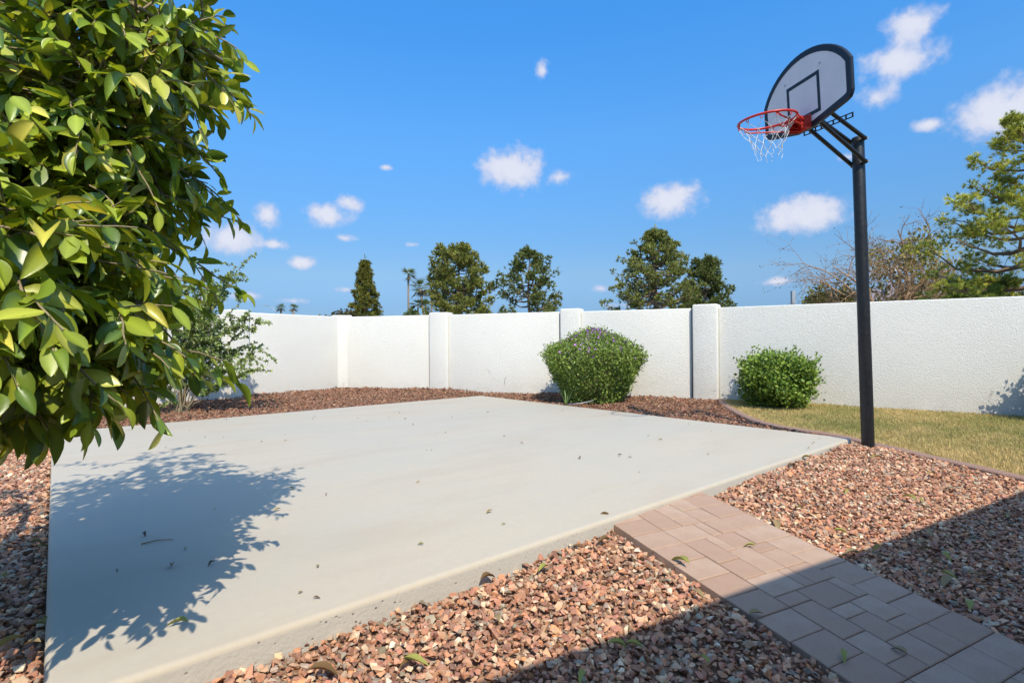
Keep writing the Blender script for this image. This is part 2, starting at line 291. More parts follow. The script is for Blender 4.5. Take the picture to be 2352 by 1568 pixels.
E1 = np.array([.6447, -.7644]); E2 = np.array([-.7644, -.6447]); SA = np.array([-.568, 9.826]); S1, S2 = 5.98, 5.93
SLAB = [SA, SA+E1*S1, SA+E1*S1+E2*S2, SA+E2*S2]
CURB = np.array([(3.36, 8.76), (3.20, 8.2), (3.08, 7.6), (3.0, 7.0), (2.99, 6.55), (3.06, 6.2), (3.2, 5.93), (3.38, 5.66), (3.48, 5.38), (3.53, 5.1), (3.62, 4.8), (3.78, 4.5), (3.96, 4.12), (4.15, 3.7), (4.4, 3.1), (4.7, 2.4)])
WALL = [(-10.5, 3.2), (-5.36, 8.6), (-4.75, 9.2), (-4.57, 9.5), (-3.51, 11.2), (-1.43, 10.66), (1.06, 9.78), (3.19, 8.93), (6.55, 6.93), (9.6, 5.1)]
LAWN = [tuple(p) for p in CURB]+[(6.5, 1.6), (9.6, 4.6), (9.6, 5.1), (6.55, 6.93), (3.36, 8.8)]
YARD = WALL+[(9.6, -3), (-10.5, -3)]
PD = np.array([math.cos(-1.075), math.sin(-1.075)]); PN = np.array([-PD[1], PD[0]]); PO = np.array([.613, 2.808]); G = .0735; T0 = .2125
PATHPOLY = [PO+PD*a+PN*b for a, b in ((-.24, -.012), (-.40, .89), (2.6, .89), (2.6, -.012))]
def build_ground():
    mb = MB(); r = 6000
    mb.add([(-r, -r, -.75), (r, -r, -.75), (r, r, -.75), (-r, r, -.75)], [(0, 1, 2, 3)])
    tag(mb.obj('ground', M['desert']), 'dry open ground beyond the white yard wall', 'ground', kind='structure')
    xs = np.arange(-10.4, 9.61, .2); ys = np.arange(-3, 12.3, .2); X, Y = np.meshgrid(xs, ys); Z = gh(X, Y)-.028
    ins = inside(YARD, X, Y); Z = np.where(ins, Z, np.clip(Z, -.3, .02))
    V = np.stack([X, Y, Z], -1).reshape(-1, 3); w = len(xs)
    ii, jj = np.meshgrid(np.arange(len(ys)-1), np.arange(w-1), indexing='ij'); a = (ii*w+jj).ravel(); Q = np.stack([a, a+1, a+w+1, a+w], 1)
    # leave out what lies outside the walls
    cx, cy = V[Q].mean(1)[:, 0], V[Q].mean(1)[:, 1]; big = [(p[0]*1.02, p[1]+.15) for p in WALL]+[(9.7, -3), (-10.6, -3)]
    Q = Q[inside(big, cx, cy)]
    mb = MB(); mb.add(V, Q); tag(mb.obj('yard_soil', M['soil'], smooth=True), 'brown soil showing between the stones of the yard', 'soil', kind='structure')
build_ground()
def build_slab():
    root = empty('concrete_slab', (SA[0], SA[1], 0)); tag(root, 'large pale concrete court slab with leaf litter on it', 'concrete slab', kind='structure')
    ang = math.atan2(E1[1], E1[0]); j = 3.22
    for a0, a1, e0, e1 in ((0, j-.0025, True, False), (j+.0025, S1, False, True)):
        bm = bmesh.new(); bmesh.ops.create_cube(bm, size=1)
        for v in bm.verts: v.co = Vector((a0+(v.co.x+.5)*(a1-a0), -S2+(v.co.y+.5)*S2, -.22+(v.co.z+.5)*.22))
        big = [e for e in bm.edges if (lambda p, q: (p.z > -.01 and q.z > -.01 and ((abs(p.y-q.y) < 1e-5) or (abs(p.x-q.x) < 1e-5 and ((e0 and p.x < a0+.01) or (e1 and p.x > a1-.01))))) or (abs(p.z-q.z) > .1 and ((e0 and p.x < a0+.01) or (e1 and p.x > a1-.01))))(*[v.co for v in e.verts])]
        sm = [e for e in bm.edges if all(v.co.z > -.01 for v in e.verts) and e not in big]
        bmesh.ops.bevel(bm, geom=big, offset=.024, segments=4, affect='EDGES', profile=.5)
        bm.edges.ensure_lookup_table(); xx = a1 if e0 else a0
        sm = [e for e in bm.edges if all(abs(v.co.x-xx) < 1e-4 and v.co.z > -.0005 for v in e.verts)]
        bmesh.ops.bevel(bm, geom=sm, offset=.003, segments=2, affect='EDGES')
        me = bpy.data.meshes.new('slab_section'); bm.to_mesh(me); bm.free(); me.materials.append(M['concrete'])
        for p in me.polygons: p.use_smooth = True
        me.set_sharp_from_angle(angle=math.radians(40))
        link('slab_section', me, root)
    root.rotation_euler = (0, 0, ang)
build_slab()
def build_wall():
    root = empty('yard_wall', (1.06, 9.78, 0)); tag(root, 'white stucco yard wall with raised pilasters', 'wall', kind=None)
    off = Vector((1.06, 9.78, 0))
    def panel(a, b, zt, thick=.15, name='wall_panel', zb=-.6, front=0):
        a = Vector((*a, 0)); b = Vector((*b, 0)); d = (b-a); L = d.length; M4 = Matrix.Translation(a-off) @ Matrix.Rotation(math.atan2(d.y, d.x), 4, 'Z')
        return bevel_box(name, (0, -front, zb), (L, thick, zt), .018 if name == 'wall_panel' else .028, M['stucco'], root, M4, 3)
    P = {'l3': (-10.5, 3.2), 'l2': (-4.80, 9.16), 'l': (-4.60, 9.46), 'c': (-3.51, 11.2), 'w2a': (-1.615, 10.72), 'w2b': (-1.237, 10.58), 'w3a': (.89, 9.85), 'w3b': (1.236, 9.70), 'w4a': (3.022, 9.03), 'w4b': (3.363, 8.82), 'e': (9.6, 5.17)}
    panel(P['l3'], P['l2'], 1.46); panel(P['l'], P['c'], 1.515); panel(P['c'], (-1.639, 10.7261), 1.512); panel(P['w2b'], (.866, 9.8582), 1.508); panel(P['w3b'], (2.997, 9.0394), 1.503); panel(P['w4b'], P['e'], 1.498)
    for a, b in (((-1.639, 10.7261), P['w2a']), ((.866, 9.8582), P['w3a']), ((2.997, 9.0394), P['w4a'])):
        a = Vector((*a, 0)); b = Vector((*b, 0)); d = b-a; M4 = Matrix.Translation(a-off) @ Matrix.Rotation(math.atan2(d.y, d.x), 4, 'Z'); mb = MB(); box(mb, (-.004, .075, -.55), (d.length+.004, .13, 1.49), M4); mb.obj('joint_shade_strip', M['dark'], root)  # recessed joint strip; its near-black colour also stands for shade beside each pilaster
    def pil(a, b, zt, f): panel(a, b, zt, .22, 'pilaster', front=f)
    pil(P['l2'], P['l'], 1.555, .05); pil(P['w2a'], P['w2b'], 1.555, .065); pil(P['w3a'], P['w3b'], 1.557, .06); pil(P['w4a'], P['w4b'], 1.557, .085)
    a = Vector((-3.51, 11.2, 0)); M4 = Matrix.Translation(a-off) @ Matrix.Rotation(math.radians(21), 4, 'Z')
    bevel_box('pilaster', (-.2, -.07, -.6), (.2, .3, 1.545), .03, M['stucco'], root, M4, 3)
build_wall()
def build_curb():
    pts = CURB; 
    # resample smoothly
    t = np.linspace(0, len(pts)-1, 120); i = np.clip(t.astype(int), 0, len(pts)-2); f = (t-i)[:, None]
    p0 = pts[np.clip(i-1, 0, None)]; p1 = pts[i]; p2 = pts[i+1]; p3 = pts[np.clip(i+2, None, len(pts)-1)]
    S = .5*((2*p1)+(-p0+p2)*f+(2*p0-5*p1+4*p2-p3)*f**2+(-p0+3*p1-3*p2+p3)*f**3)
    d = unit(np.gradient(S, axis=0)); nrm = np.stack([-d[:, 1], d[:, 0]], 1)
    prof = [(-.054, -.12), (-.054, .012), (-.044, .022), (0, .027), (.044, .022), (.054, .012), (.054, -.12)]; k = len(prof); V = []
    z = gh(S[:, 0], S[:, 1])
    for a, b in prof: V.append(np.column_stack([S+nrm*a, z+b]))
    V = np.stack(V, 1).reshape(-1, 3); Q = [(i*k+j, (i+1)*k+j, (i+1)*k+j+1, i*k+j+1) for i in range(len(S)-1) for j in range(k-1)]
    mb = MB(); mb.add(V, Q); tag(mb.obj('lawn_curb', M['curb'], smooth=False), 'curving reddish brown concrete curb between gravel and lawn', 'curb', kind='structure')
    return S
CS = build_curb()
def build_lawn():
    xs = np.arange(2.9, 9.7, .07); ys = np.arange(1.6, 9.0, .07); X, Y = np.meshgrid(xs, ys); Z = gh(X, Y)+.004
    V = np.stack([X, Y, Z], -1).reshape(-1, 3); w = len(xs); ii, jj = np.meshgrid(np.arange(len(ys)-1), np.arange(w-1), indexing='ij'); a = (ii*w+jj).ravel(); Q = np.stack([a, a+1, a+w+1, a+w], 1)
    c = V[Q].mean(1); Q = Q[inside(LAWN, c[:, 0], c[:, 1])]
    mb = MB(); mb.add(V, Q); tag(mb.obj('lawn', M['lawn'], smooth=True), 'patchy yellow green lawn below the white wall', 'lawn', kind='structure')
    n = 165000; x = rng.uniform(3, 9, n); y = rng.uniform(2.6, 9, n); k = inside(LAWN, x, y) & (x < y*1.25+.2) & (rng.random(n) < np.clip(6.2/y, .5, 1)); x, y = x[k], y[k]; n = len(x)
    # patches of green and of straw
    def nz(s, sd):
        r = np.random.default_rng(sd); o = np.zeros(n)
        for q in range(7):
            a = r.uniform(0, 6.28); f = s*r.uniform(.6, 1.7); o += np.sin((x*math.cos(a)+y*math.sin(a))*f+r.uniform(0, 6.28))
        return o/3.2
    g = np.clip(.53+.58*nz(2.6, 3)+.25*nz(9, 5)+rng.normal(0, .2, n), 0, 1)[:, None]
    e = np.min(np.linalg.norm(np.stack([x, y], 1)[:, None]-CS[None, ::3], axis=2), axis=1); g *= np.clip((e-.05)/.3, .15, 1)[:, None]
    straw = np.array([.70, .52, .22])*rng.uniform(.6, 1.15, n)[:, None]; green = np.array([.25, .265, .08])*rng.uniform(.7, 1.3, n)[:, None]; col = straw*(1-g)+green*g
    tv = [(-.5, 0, 0), (.5, 0, 0), (-.38, .25, .6), (.38, .25, .6), (0, .7, 1)]; az = rng.uniform(0, 2*PI, n); lean = rng.normal(0, .55, n)
    d = np.stack([np.cos(az), np.sin(az), np.zeros(n)], 1); up = np.stack([np.cos(az)*0+lean*np.sin(az), lean*np.cos(az), np.ones(n)], 1); up = unit(up); mt = np.stack([np.cross(d, up), d, up], 2)
    sc = np.stack([rng.uniform(.0035, .006, n), rng.uniform(.01, .035, n), rng.uniform(.018, .042, n)], 1)
    mb = MB(); stamp(mb, tv, [(0, 1, 3, 2)], [(2, 3, 4)], np.stack([x, y, gh(x, y)], 1), mt, sc, col)
    tag(mb.obj('lawn_grass', M['grass']), 'short half dry lawn grass around the hoop pole', 'grass', kind='stuff')
build_lawn()
def build_path():
    root = empty('paver_path', (PO[0], PO[1], 0)); tag(root, 'brown concrete paver path leading to the slab', 'path', kind='structure')
    def w(s, t, dz=0): p = PO+PD*s+PN*t; return (p[0]-PO[0], p[1]-PO[1], plane(*p)+dz)
    smin = lambda t: -.222-.178*t
    rects = []
    rects += [(-9, -2, -2.89, 0)]+[(s, s+2, -2.89, 0) for s in range(-2, 34, 2)]
    rects += [(-9, -4.1, 6, 9.03)]+[(-4.1, -2, 6, 9.03)]+[(s, s+2, 6, 9.03) for s in range(-2, 34, 2)]
    I = [(-9, -3.2, 0, 3), (-9, -3.15, 3, 4), (-3.2, 0, 0, 2), (-3.15, -1.05, 2, 4), (-1.05, 0, 2, 4), (-9, -2, 4, 6), (-2, 0, 4, 6), (0, 2, 0, 3), (0, 2, 3, 4), (0, 2, 4, 6), (2, 5, 0, 2), (2, 4, 2, 3), (2, 4, 3, 5), (2, 4, 5, 6), (4, 7, 2, 4), (4, 5, 4, 6), (5, 7, 4, 6), (5, 7, 0, 2), (7, 9, 0, 3), (7, 9, 3, 4), (7, 9, 4, 6),
         (9, 10, 0, 2), (9, 11, 2, 5), (9, 11, 5, 6), (10, 13, 0, 2), (11, 12, 2, 4), (11, 13, 4, 6), (12, 14, 2, 4), (13, 14, 4, 6), (13, 15, 0, 2), (14, 16, 2, 4), (14, 16, 4, 6), (15, 16, 0, 2), (16, 18, 3, 6), (16, 18, 0, 3)]
    rects += I+[(a+16, b+16, c, d) for a, b, c, d in I if 2 <= a < 16 and not (a == 2 and c >= 9)]+[(18-0, 18, 0, 0)]
    gap = .0022
    for a, b, c, d in rects:
        if b <= a or d <= c: continue
        t0, t1 = T0+c*G+gap, T0+d*G-gap; cut = a == -9
        p = [(smin(t0) if cut else a*G+gap, t0), (b*G-gap, t0), (b*G-gap, t1), (smin(t1) if cut else a*G+gap, t1)]
        dz = R.uniform(-.0013, .0013); tx, ty = R.uniform(-.0009, .0009), R.uniform(-.0012, .0012); mc = np.mean(p, axis=0); ch = .004
        ring = []
        for sx, st in p: ring.append((sx, st))
        inn = [(mc[0]+(q[0]-mc[0])*(1-ch/max(.02, abs(q[0]-mc[0]))), mc[1]+(q[1]-mc[1])*(1-ch/max(.02, abs(q[1]-mc[1])))) for q in ring]
        hz = lambda q: dz+tx*(q[0]-mc[0])/.1+ty*(q[1]-mc[1])/.1*.5
        o = np.array(w(*mc)); V = [np.array(w(*q, hz(q)-.06))-o for q in ring]+[np.array(w(*q, hz(q)-.0028))-o for q in ring]+[np.array(w(*q, hz(q)))-o for q in inn]
        Q = [(i, (i+1) % 4, 4+(i+1) % 4, 4+i) for i in range(4)]+[(4+i, 4+(i+1) % 4, 8+(i+1) % 4, 8+i) for i in range(4)]+[(8, 9, 10, 11)]
        mb = MB(); mb.add(V, Q); mb.obj('paver', M['paver'], root, loc=o)
    mb = MB(); z = -.016; mb.add([w(smin(0)+.01, .004, z), w(2.55, .004, z), w(2.55, .872, z), w(smin(.87)+.01, .872, z)], [(0, 1, 2, 3)]); mb.obj('joint_sand', M['sand'], root)
build_path()
# ------------------------------------------------------------------ gravel
PAL = np.array([(.36, .19, .12), (.44, .27, .19), (.28, .135, .09), (.47, .34, .25), (.52, .44, .36), (.20, .105, .09), (.30, .27, .26), (.23, .25, .225), (.62, .57, .51), (.47, .235, .125), (.40, .22, .17), (.33, .16, .13)])
PW = np.array([14, 12, 13, 12, 8, 10, 6, 4, 3.5, 5, 9, 8]); PW = PW/PW.sum()
def stone_templates(k=14):
    out = []
    for i in range(k):
        bm = bmesh.new(); r = np.random.default_rng(50+i)
        p = unit(r.normal(size=(10, 3)))*r.uniform(.75, 1.1, (10, 1))*np.array([.5, .5*r.uniform(.65, .95), .5*r.uniform(.5, .8)])
        for q in p: bm.verts.new(q)
        h = bmesh.ops.convex_hull(bm, input=bm.verts); bmesh.ops.delete(bm, geom=[v for v in h['geom_interior'] if isinstance(v, bmesh.types.BMVert)], context='VERTS')
        bmesh.ops.triangulate(bm, faces=bm.faces); bm.normal_update(); bm.verts.index_update()
        out.append((np.array([v.co[:] for v in bm.verts]), np.array([[v.index for v in f.verts] for f in bm.faces]))); bm.free()
    return out
ST = stone_templates()
def ok_gravel(x, y, mg=.0):
    k = inside(YARD, x, y)
    rel = np.stack([x, y], -1)-SA; a = rel @ E1; b = rel @ E2
    k &= ~((a > -.006) & (a < S1+.006) & (b > -.006) & (b < S2+.006))
    k &= ~inside(PATHPOLY, x, y) & ~inside(LAWN, x, y)
    return k
def gravel(name, label, spacing, size, cond, palette_gain, zvar):
    xs = np.arange(-8, 5, spacing); ys = np.arange(.45, 12, spacing); X, Y = np.meshgrid(xs, ys)
    x = (X+rng.uniform(-.5, .5, X.shape)*spacing).ravel(); y = (Y+rng.uniform(-.5, .5, X.shape)*spacing).ravel()
    k = (np.abs(x) < y*1.25+.45) & cond(x, y); x, y = x[k], y[k]; k = ok_gravel(x, y); x, y = x[k], y[k]
    if True:
        e = np.full(len(x), 9.); 
        for i in range(0, len(CS), 2): e = np.minimum(e, np.hypot(x-CS[i, 0], y-CS[i, 1]))
        k = e > .07; x, y = x[k], y[k]
    n = len(x); z = gh(x, y)-.012+rng.uniform(0, 1, n)**1.5*zvar
    z += .012*np.sin(x*5.1+1.3*y)*np.sin(y*4.3-x)
    s = size*np.exp(rng.normal(0, .30, n)); s = np.clip(s, size*.45, size*2.0)
    ci = rng.choice(len(PAL), n, p=PW); col = PAL[ci]*rng.uniform(.55, 1.32, n)[:, None]*palette_gain
    ti = rng.integers(0, len(ST), n); mb = MB(); rm = rots(n)
    # flatten the tumbling so that stones lie rather than stand
    yaw = rng.uniform(0, 2*PI, n); tl = rng.normal(0, .38, (n, 2)); up = unit(np.stack([tl[:, 0], tl[:, 1], np.ones(n)], 1)); fw = np.stack([np.cos(yaw), np.sin(yaw), np.zeros(n)], 1)
    xa = unit(np.cross(fw, up)); mt = np.stack([xa, np.cross(up, xa), up], 2)
    for t in range(len(ST)):
        k = ti == t
        if k.any(): stamp(mb, ST[t][0], None, ST[t][1], np.stack([x, y, z], 1)[k], mt[k], s[k], col[k])
    tag(mb.obj(name, M['stone']), label, 'gravel', kind='stuff'); print(name, n)
back = lambda x, y: (np.stack([x, y], -1)-SA) @ E1 < 0
isback = lambda x, y: (((np.stack([x, y], -1)-SA) @ E2 < 0) & (y > 5.6)) | ((((np.stack([x, y], -1)-SA) @ E1) < 0))
gravel('gravel', 'reddish tan crushed stone in front of the slab and beside the path', .0186, .0305, lambda x, y: ~isback(x, y), np.array([1.34, 1.12, .88]), .019)
gravel('bed_gravel', 'dark reddish brown stone bed along the foot of the white wall', .029, .038, isback, np.array([.54, .335, .20]), .03)
# ------------------------------------------------------------------ basketball hoop
def build_hoop():
    base = np.array([3.309, 5.051, -.045]); root = empty('basketball_hoop', tuple(base)); tag(root, 'black pole basketball hoop with fan backboard and red rim', 'basketball hoop')
    off = base
    top = np.array([3.236, 5.045, 2.835])
    def part(mb, name, m, smooth=True, parent=root):
        o = mb.obj(name, m, parent, smooth)
        if smooth: o.data.set_sharp_from_angle(angle=math.radians(45))
        return o
    ax = unit(top-base); cut1, cut2 = base+ax*.98, base+ax*1.98
    mb = MB(); 
    # three sleeved sections, each a little thicker than the one above
    tube(mb, [base-ax*.4-off, cut1-off], .0535, 24)
    tube(mb, [cut1-ax*.01-off, cut2-off], .0525, 24); tube(mb, [cut2-ax*.01-off, top-ax*.012-off, top-ax*.004-off, top-off], [.0515, .0515, .05, .046], 24)
    pole = part(mb, 'pole', M['black'])
    for q, rd in ((cut1, .0545), (cut2, .0535)): mb = MB(); tube(mb, [q-ax*.004-off, q+ax*.003-off], rd, 24); part(mb, 'pole_joint', M['black'], True, pole)
    c = np.array([2.249, 4.743, 2.878]); m = np.array([-.984, -.157, -.085]); l = np.array([.161, -.986, -.039]); u = np.array([-.078, -.052, .996])
    m = unit(m); l = unit(l-m*(l@m)); u = np.cross(m, l); u = u if u[2] > 0 else -u
    db = .362; o = c-m*db; mid = lambda s, t, k=0: o+l*s+u*t+m*k-off
    # fan outline
    out = [(-.11, -.100), (.11, -.100), (.30, -.062), (.47, -.028), (.515, -.012), (.535, .012), (.545, .04), (.545, .285), (.525, .318)]
    for a in np.linspace(0, 1, 19)[1:-1]:
        ang = math.radians(30)+a*math.radians(120); out.append((.545*math.cos(ang)/math.cos(math.radians(30))*.965, .318+(math.sin(ang)-math.sin(math.radians(30)))*.504))
    out += [(-.525, .318), (-.545, .285), (-.545, .04), (-.535, .012), (-.515, -.012), (-.47, -.028), (-.30, -.062)]
    out = np.array(out); n = len(out)
    def inset(P, d):
        a = np.roll(P, 1, 0); b = np.roll(P, -1, 0); t1 = unit(P-a); t2 = unit(b-P); n1 = np.stack([-t1[:, 1], t1[:, 0]], 1); n2 = np.stack([-t2[:, 1], t2[:, 0]], 1); nn = unit(n1+n2); return P+nn*(d/np.clip((nn*n1).sum(1), .4, 1))[:, None]
    i1 = inset(out, .048); i2 = inset(out, .054); e1 = inset(out, .006)
    T = .025
    def prism(mb, A, ka, B, kb): 
        V = [mid(*p, ka) for p in A]+[mid(*p, kb) for p in B]; k = len(A); mb.add(V, [(i, (i+1) % k, k+(i+1) % k, k+i) for i in range(k)])
    def cap(mb, A, k, flip=False):
        V = [mid(*p, k) for p in A]+[mid(0, .2, k)]; q = len(A); mb.add(V, None, [((i, (i+1) % q, q) if not flip else ((i+1) % q, i, q)) for i in range(q)])
    mb = MB(); prism(mb, e1, -T, out, -T+.006); prism(mb, out, -T+.006, out, -.006); prism(mb, out, -.006, e1, 0); cap(mb, e1, -T); cap(mb, e1, 0); bb = part(mb, 'backboard', M['board'], False)
    bb.data.materials.clear(); bb.data.materials.append(M['board'])
    mb = MB()   # navy border: a raised band over face and edge
    prism(mb, inset(out, .05), -.001, inset(out, .05), .0025); prism(mb, inset(out, .05), .0025, inset(out, .004), .0025); prism(mb, inset(out, .004), .0025, inset(out, -.0025), -.004); prism(mb, inset(out, -.0025), -.004, inset(out, -.0025), -T-.001); prism(mb, inset(out, -.0025), -T-.001, inset(out, .03), -T-.0015)
    part(mb, 'border', M['navy'], False, bb)
    mb = MB()
    a0, a1, b0, b1, wd = -.207, .207, 0.0, .341, .031
    for lo, hi in (((a0, b0), (a1, b0+wd)), ((a0, b1-wd), (a1, b1)), ((a0, b0+wd), (a0+wd, b1-wd)), ((a1-wd, b0+wd), (a1, b1-wd))):
        P = [(lo[0], lo[1]), (hi[0], lo[1]), (hi[0], hi[1]), (lo[0], hi[1])]; prism(mb, P, -.001, P, .002); mb.add([mid(*p, .002) for p in P], [(0, 1, 2, 3)])
    part(mb, 'target_square', M['navy'], False, bb)
    for s, t in ((-.222, .385), (.222, .385)):
        mb = MB(); tube(mb, [mid(s, t, -.002), mid(s, t, .004)], .009, 10); part(mb, 'bolt', M['steel'], True, bb)
    # rim
    th = np.linspace(0, 2*PI, 49)[:-1]; rr = .235
    rp = [c+rr*(math.cos(a)*m+math.sin(a)*l)-off for a in th]; mb = MB()
    V = []; k = 8
    for a in th:
        rd = math.cos(a)*m+math.sin(a)*l
        for b in np.linspace(0, 2*PI, k, endpoint=False): V.append(c+(rr+.0108*math.cos(b))*rd+.0108*math.sin(b)*u-off)
    nq = len(th); mb.add(V, [(i*k+j, ((i+1) % nq)*k+j, ((i+1) % nq)*k+(j+1) % k, i*k+(j+1) % k) for i in range(nq) for j in range(k)]); rim = part(mb, 'rim', M['red'])
    for sg in (-1, 1):                                                # side stays from the ring to the plate
        mb = MB(); A = c+rr*(math.cos(PI*.5*sg*1.0)*m*0+math.sin(1.15*sg)*l+math.cos(1.15)*m*.3); q = c+rr*(math.cos(2.0)*m+sg*math.sin(2.0)*l)
        q0 = c+rr*(math.cos(1.25)*m+sg*math.sin(1.25)*l); tube(mb, [q0-off, q0-u*.035-m*.045-off, mid(sg*.05, -.086, .01)], .0075, 8); part(mb, 'brace', M['red'], True, rim)
        mb = MB(); q1 = c+rr*(math.cos(2.55)*m+sg*math.sin(2.55)*l); tube(mb, [q1-off, mid(sg*.065, -.06, .012)], .0075, 8); part(mb, 'brace', M['red'], True, rim)
    mb = MB(); Mx = Matrix(((l[0], u[0], m[0], o[0]-off[0]), (l[1], u[1], m[1], o[1]-off[1]), (l[2], u[2], m[2], o[2]-off[2]), (0, 0, 0, 1)))
    box(mb, (-.09, -.098, .003), (.09, .018, .009), Mx); box(mb, (-.09, -.098, .0092), (-.084, .0, .10), Mx); box(mb, (.084, -.098, .0092), (.09, .0, .10), Mx); box(mb, (-.0838, -.012, .0092), (.0838, -.006, .135), Mx); part(mb, 'rim_plate', M['red'], False, rim)
    nh = 12; hooks = []
    for i in range(nh):
        a = 2*PI*(i+.5)/nh; rd = math.cos(a)*m+math.sin(a)*l; p = c+rr*rd-u*.010; hooks.append(p-u*.022-rd*.004); mb = MB()
        tg = np.cross(u, rd); tube(mb, [p-tg*.011-off, p-u*.02-tg*.009-off, p-u*.024-off, p-u*.02+tg*.009-off, p+tg*.011-off], .0035, 5); part(mb, 'net_hook', M['red'], True, rim)
    # net: cords running down in diamonds, worn and frayed at the hem
    mb = MB(); lev = [0, .07, .135, .195, .245]; rad = [.225, .182, .145, .118, .102]; rn = random.Random(5); grid = []
    sway = unit(np.array([.35, .25, 0])); 
    for j, (dz, r_) in enumerate(zip(lev, rad)):
        row = []
        for i in range(nh):
            a = 2*PI*(i+.5+(.5 if j % 2 else 0))/nh; jit = 0 if j == 0 else .012
            p = hooks[i] if j == 0 else c+(r_+rn.uniform(-jit, jit))*(math.cos(a)*m+math.sin(a)*l)+sway*dz*.12+np.array([rn.uniform(-jit, jit), rn.uniform(-jit, jit), -dz-.03+rn.uniform(-jit, jit)])
            row.append(p-off)
        grid.append(row)
    for j in range(len(lev)-1):
        for i in range(nh):
            if j == 3 and rn.random() < .3: continue
            for i2 in ((i, (i-1) % nh) if j % 2 == 0 else (i, (i+1) % nh)):
                A, B = grid[j][i], grid[j+1][i2]
                md = (A+B)/2+np.array([rn.uniform(-.008, .008), rn.uniform(-.008, .008), -.006]); tube(mb, [A, md, B], .0019, 4, caps=False)
    for i in range(nh):
        if rn.random() < .7: A = grid[-1][i]; tube(mb, [A, A+np.array([rn.uniform(-.015, .015), rn.uniform(-.015, .015), -.03]), A+np.array([rn.uniform(-.02, .02), rn.uniform(-.02, .02), -rn.uniform(.04, .075)])], .0019, 4, caps=False)
    part(mb, 'net', M['net'])
    # four tubes carry the board, a pair at the pole's top and a pair below it
    side = l; pax = lambda z: base+ax*((z-base[2])/ax[2])
    for zp, tb in ((2.80, .11), (2.585, -.045)):
        for sg in (-1, 1):
            pe = pax(zp)+side*.075*sg-m*.012; be = o+l*(.075*sg+.02)+u*tb-m*(T+.036); d = unit(pe-be); e = pe+d*.0
            mb = MB(); tube(mb, [be-off, e-off], .0185, 12); a = part(mb, 'support_arm', M['black'])
            mb = MB(); tube(mb, [e-d*.012-off, e+u*.012+d*.008-off], [.021, .015], 10); part(mb, 'arm_cap', M['black'], True, a)
        mb = MB(); q = pax(zp)-m*.012; tube(mb, [q-side*.105-off, q+side*.105-off], .009, 10); part(mb, 'pivot_bolt', M['steel'])
    # slotted steel straps behind the board
    for tb, s0, s1 in ((.11, -.2, .2), (-.045, -.17, .17)):
        mb = MB(); bars = [(-.02, -.012), (.012, .02)]; k0 = -T-.036
        for t0, t1 in bars: box(mb, (s0, tb+t0, k0), (s1, tb+t1, k0+.034), Mx)
        for q in np.arange(s0, s1+.001, .06): box(mb, (q-.006, tb-.0119, k0+.002), (q+.006, tb+.0119, k0+.032), Mx)
        part(mb, 'mounting_strap', M['black'], False)
    # a long slotted lift bar crossing the arms
    A = np.array([2.755, 5.08, 2.885]); B = np.array([2.885, 4.55, 2.845]); d = B-A; L = np.linalg.norm(d); d = d/L; w2 = unit(m-d*(m@d)); w1 = np.cross(w2, d)
    Mb = Matrix(((d[0], w1[0], w2[0], A[0]-off[0]), (d[1], w1[1], w2[1], A[1]-off[1]), (d[2], w1[2], w2[2], A[2]-off[2]), (0, 0, 0, 1))); mb = MB()
    box(mb, (0, -.022, 0), (L, -.013, .006), Mb); box(mb, (0, .013, 0), (L, .022, .006), Mb)
    for q in np.linspace(.006, L-.006, 9): box(mb, (q-.007, -.0129, .0005), (q+.007, .0129, .0055), Mb)
    part(mb, 'lift_bar', M['black'], False)
build_hoop()
# ------------------------------------------------------------------ foliage helpers
LEAF_G = np.array([1.3]+[.92, 1.35, .92]*7+[1.0])
_w = [(.07, .075), (.2, .185), (.36, .245), (.53, .26), (.7, .22), (.85, .135), (.95, .06)]
LEAF_V = [(0, 0, 0)]
for _t, _h in _w: LEAF_V += [(-_h, _t, .30*_h-.09*_t*_t), (0, _t, -.09*_t*_t), (_h, _t, .30*_h-.09*_t*_t)]
LEAF_V = np.array(LEAF_V+[(0, 1, -.1)]); LEAF_T = [(0, 2, 1), (0, 3, 2), (19, 20, 22), (20, 21, 22)]
LEAF_Q = [(3*i+1, 3*i+2, 3*i+5, 3*i+4) for i in range(6)]+[(3*i+2, 3*i+3, 3*i+6, 3*i+5) for i in range(6)]
SML_V = np.array([(0, 0, 0), (-.32, .45, .06), (.32, .45, .06), (0, 1, -.05)]); SML_T = [(0, 2, 1), (1, 2, 3)]
def shell_points(n, prof, h, r=rng, inner=.72, noise=.07, seed=0):
    """points in the outer shell of a body of revolution; prof maps height fraction to radius"""
    hh = r.uniform(0, 1, n*3); keep = r.uniform(0, 1, n*3) < np.array([prof(q) for q in hh])/max(prof(q) for q in np.linspace(0, 1, 40)); hh = hh[keep][:n]; n = len(hh)
    a = r.uniform(0, 2*PI, n); rad = np.array([prof(q) for q in hh]); sd = np.random.default_rng(seed); w = np.zeros(n)
    for k in range(9): f1, f2, ph = sd.integers(2, 9), sd.uniform(3, 18), sd.uniform(0, 6.28); w += np.sin(a*f1+hh*f2+ph)
    rad = rad*(1+noise*w/2.2); f = inner+(1-inner)*r.uniform(0, 1, n)**.5; rad2 = rad*f
    return np.stack([rad2*np.cos(a), rad2*np.sin(a), hh*h], 1), np.stack([np.cos(a), np.sin(a), np.zeros(n)], 1), f
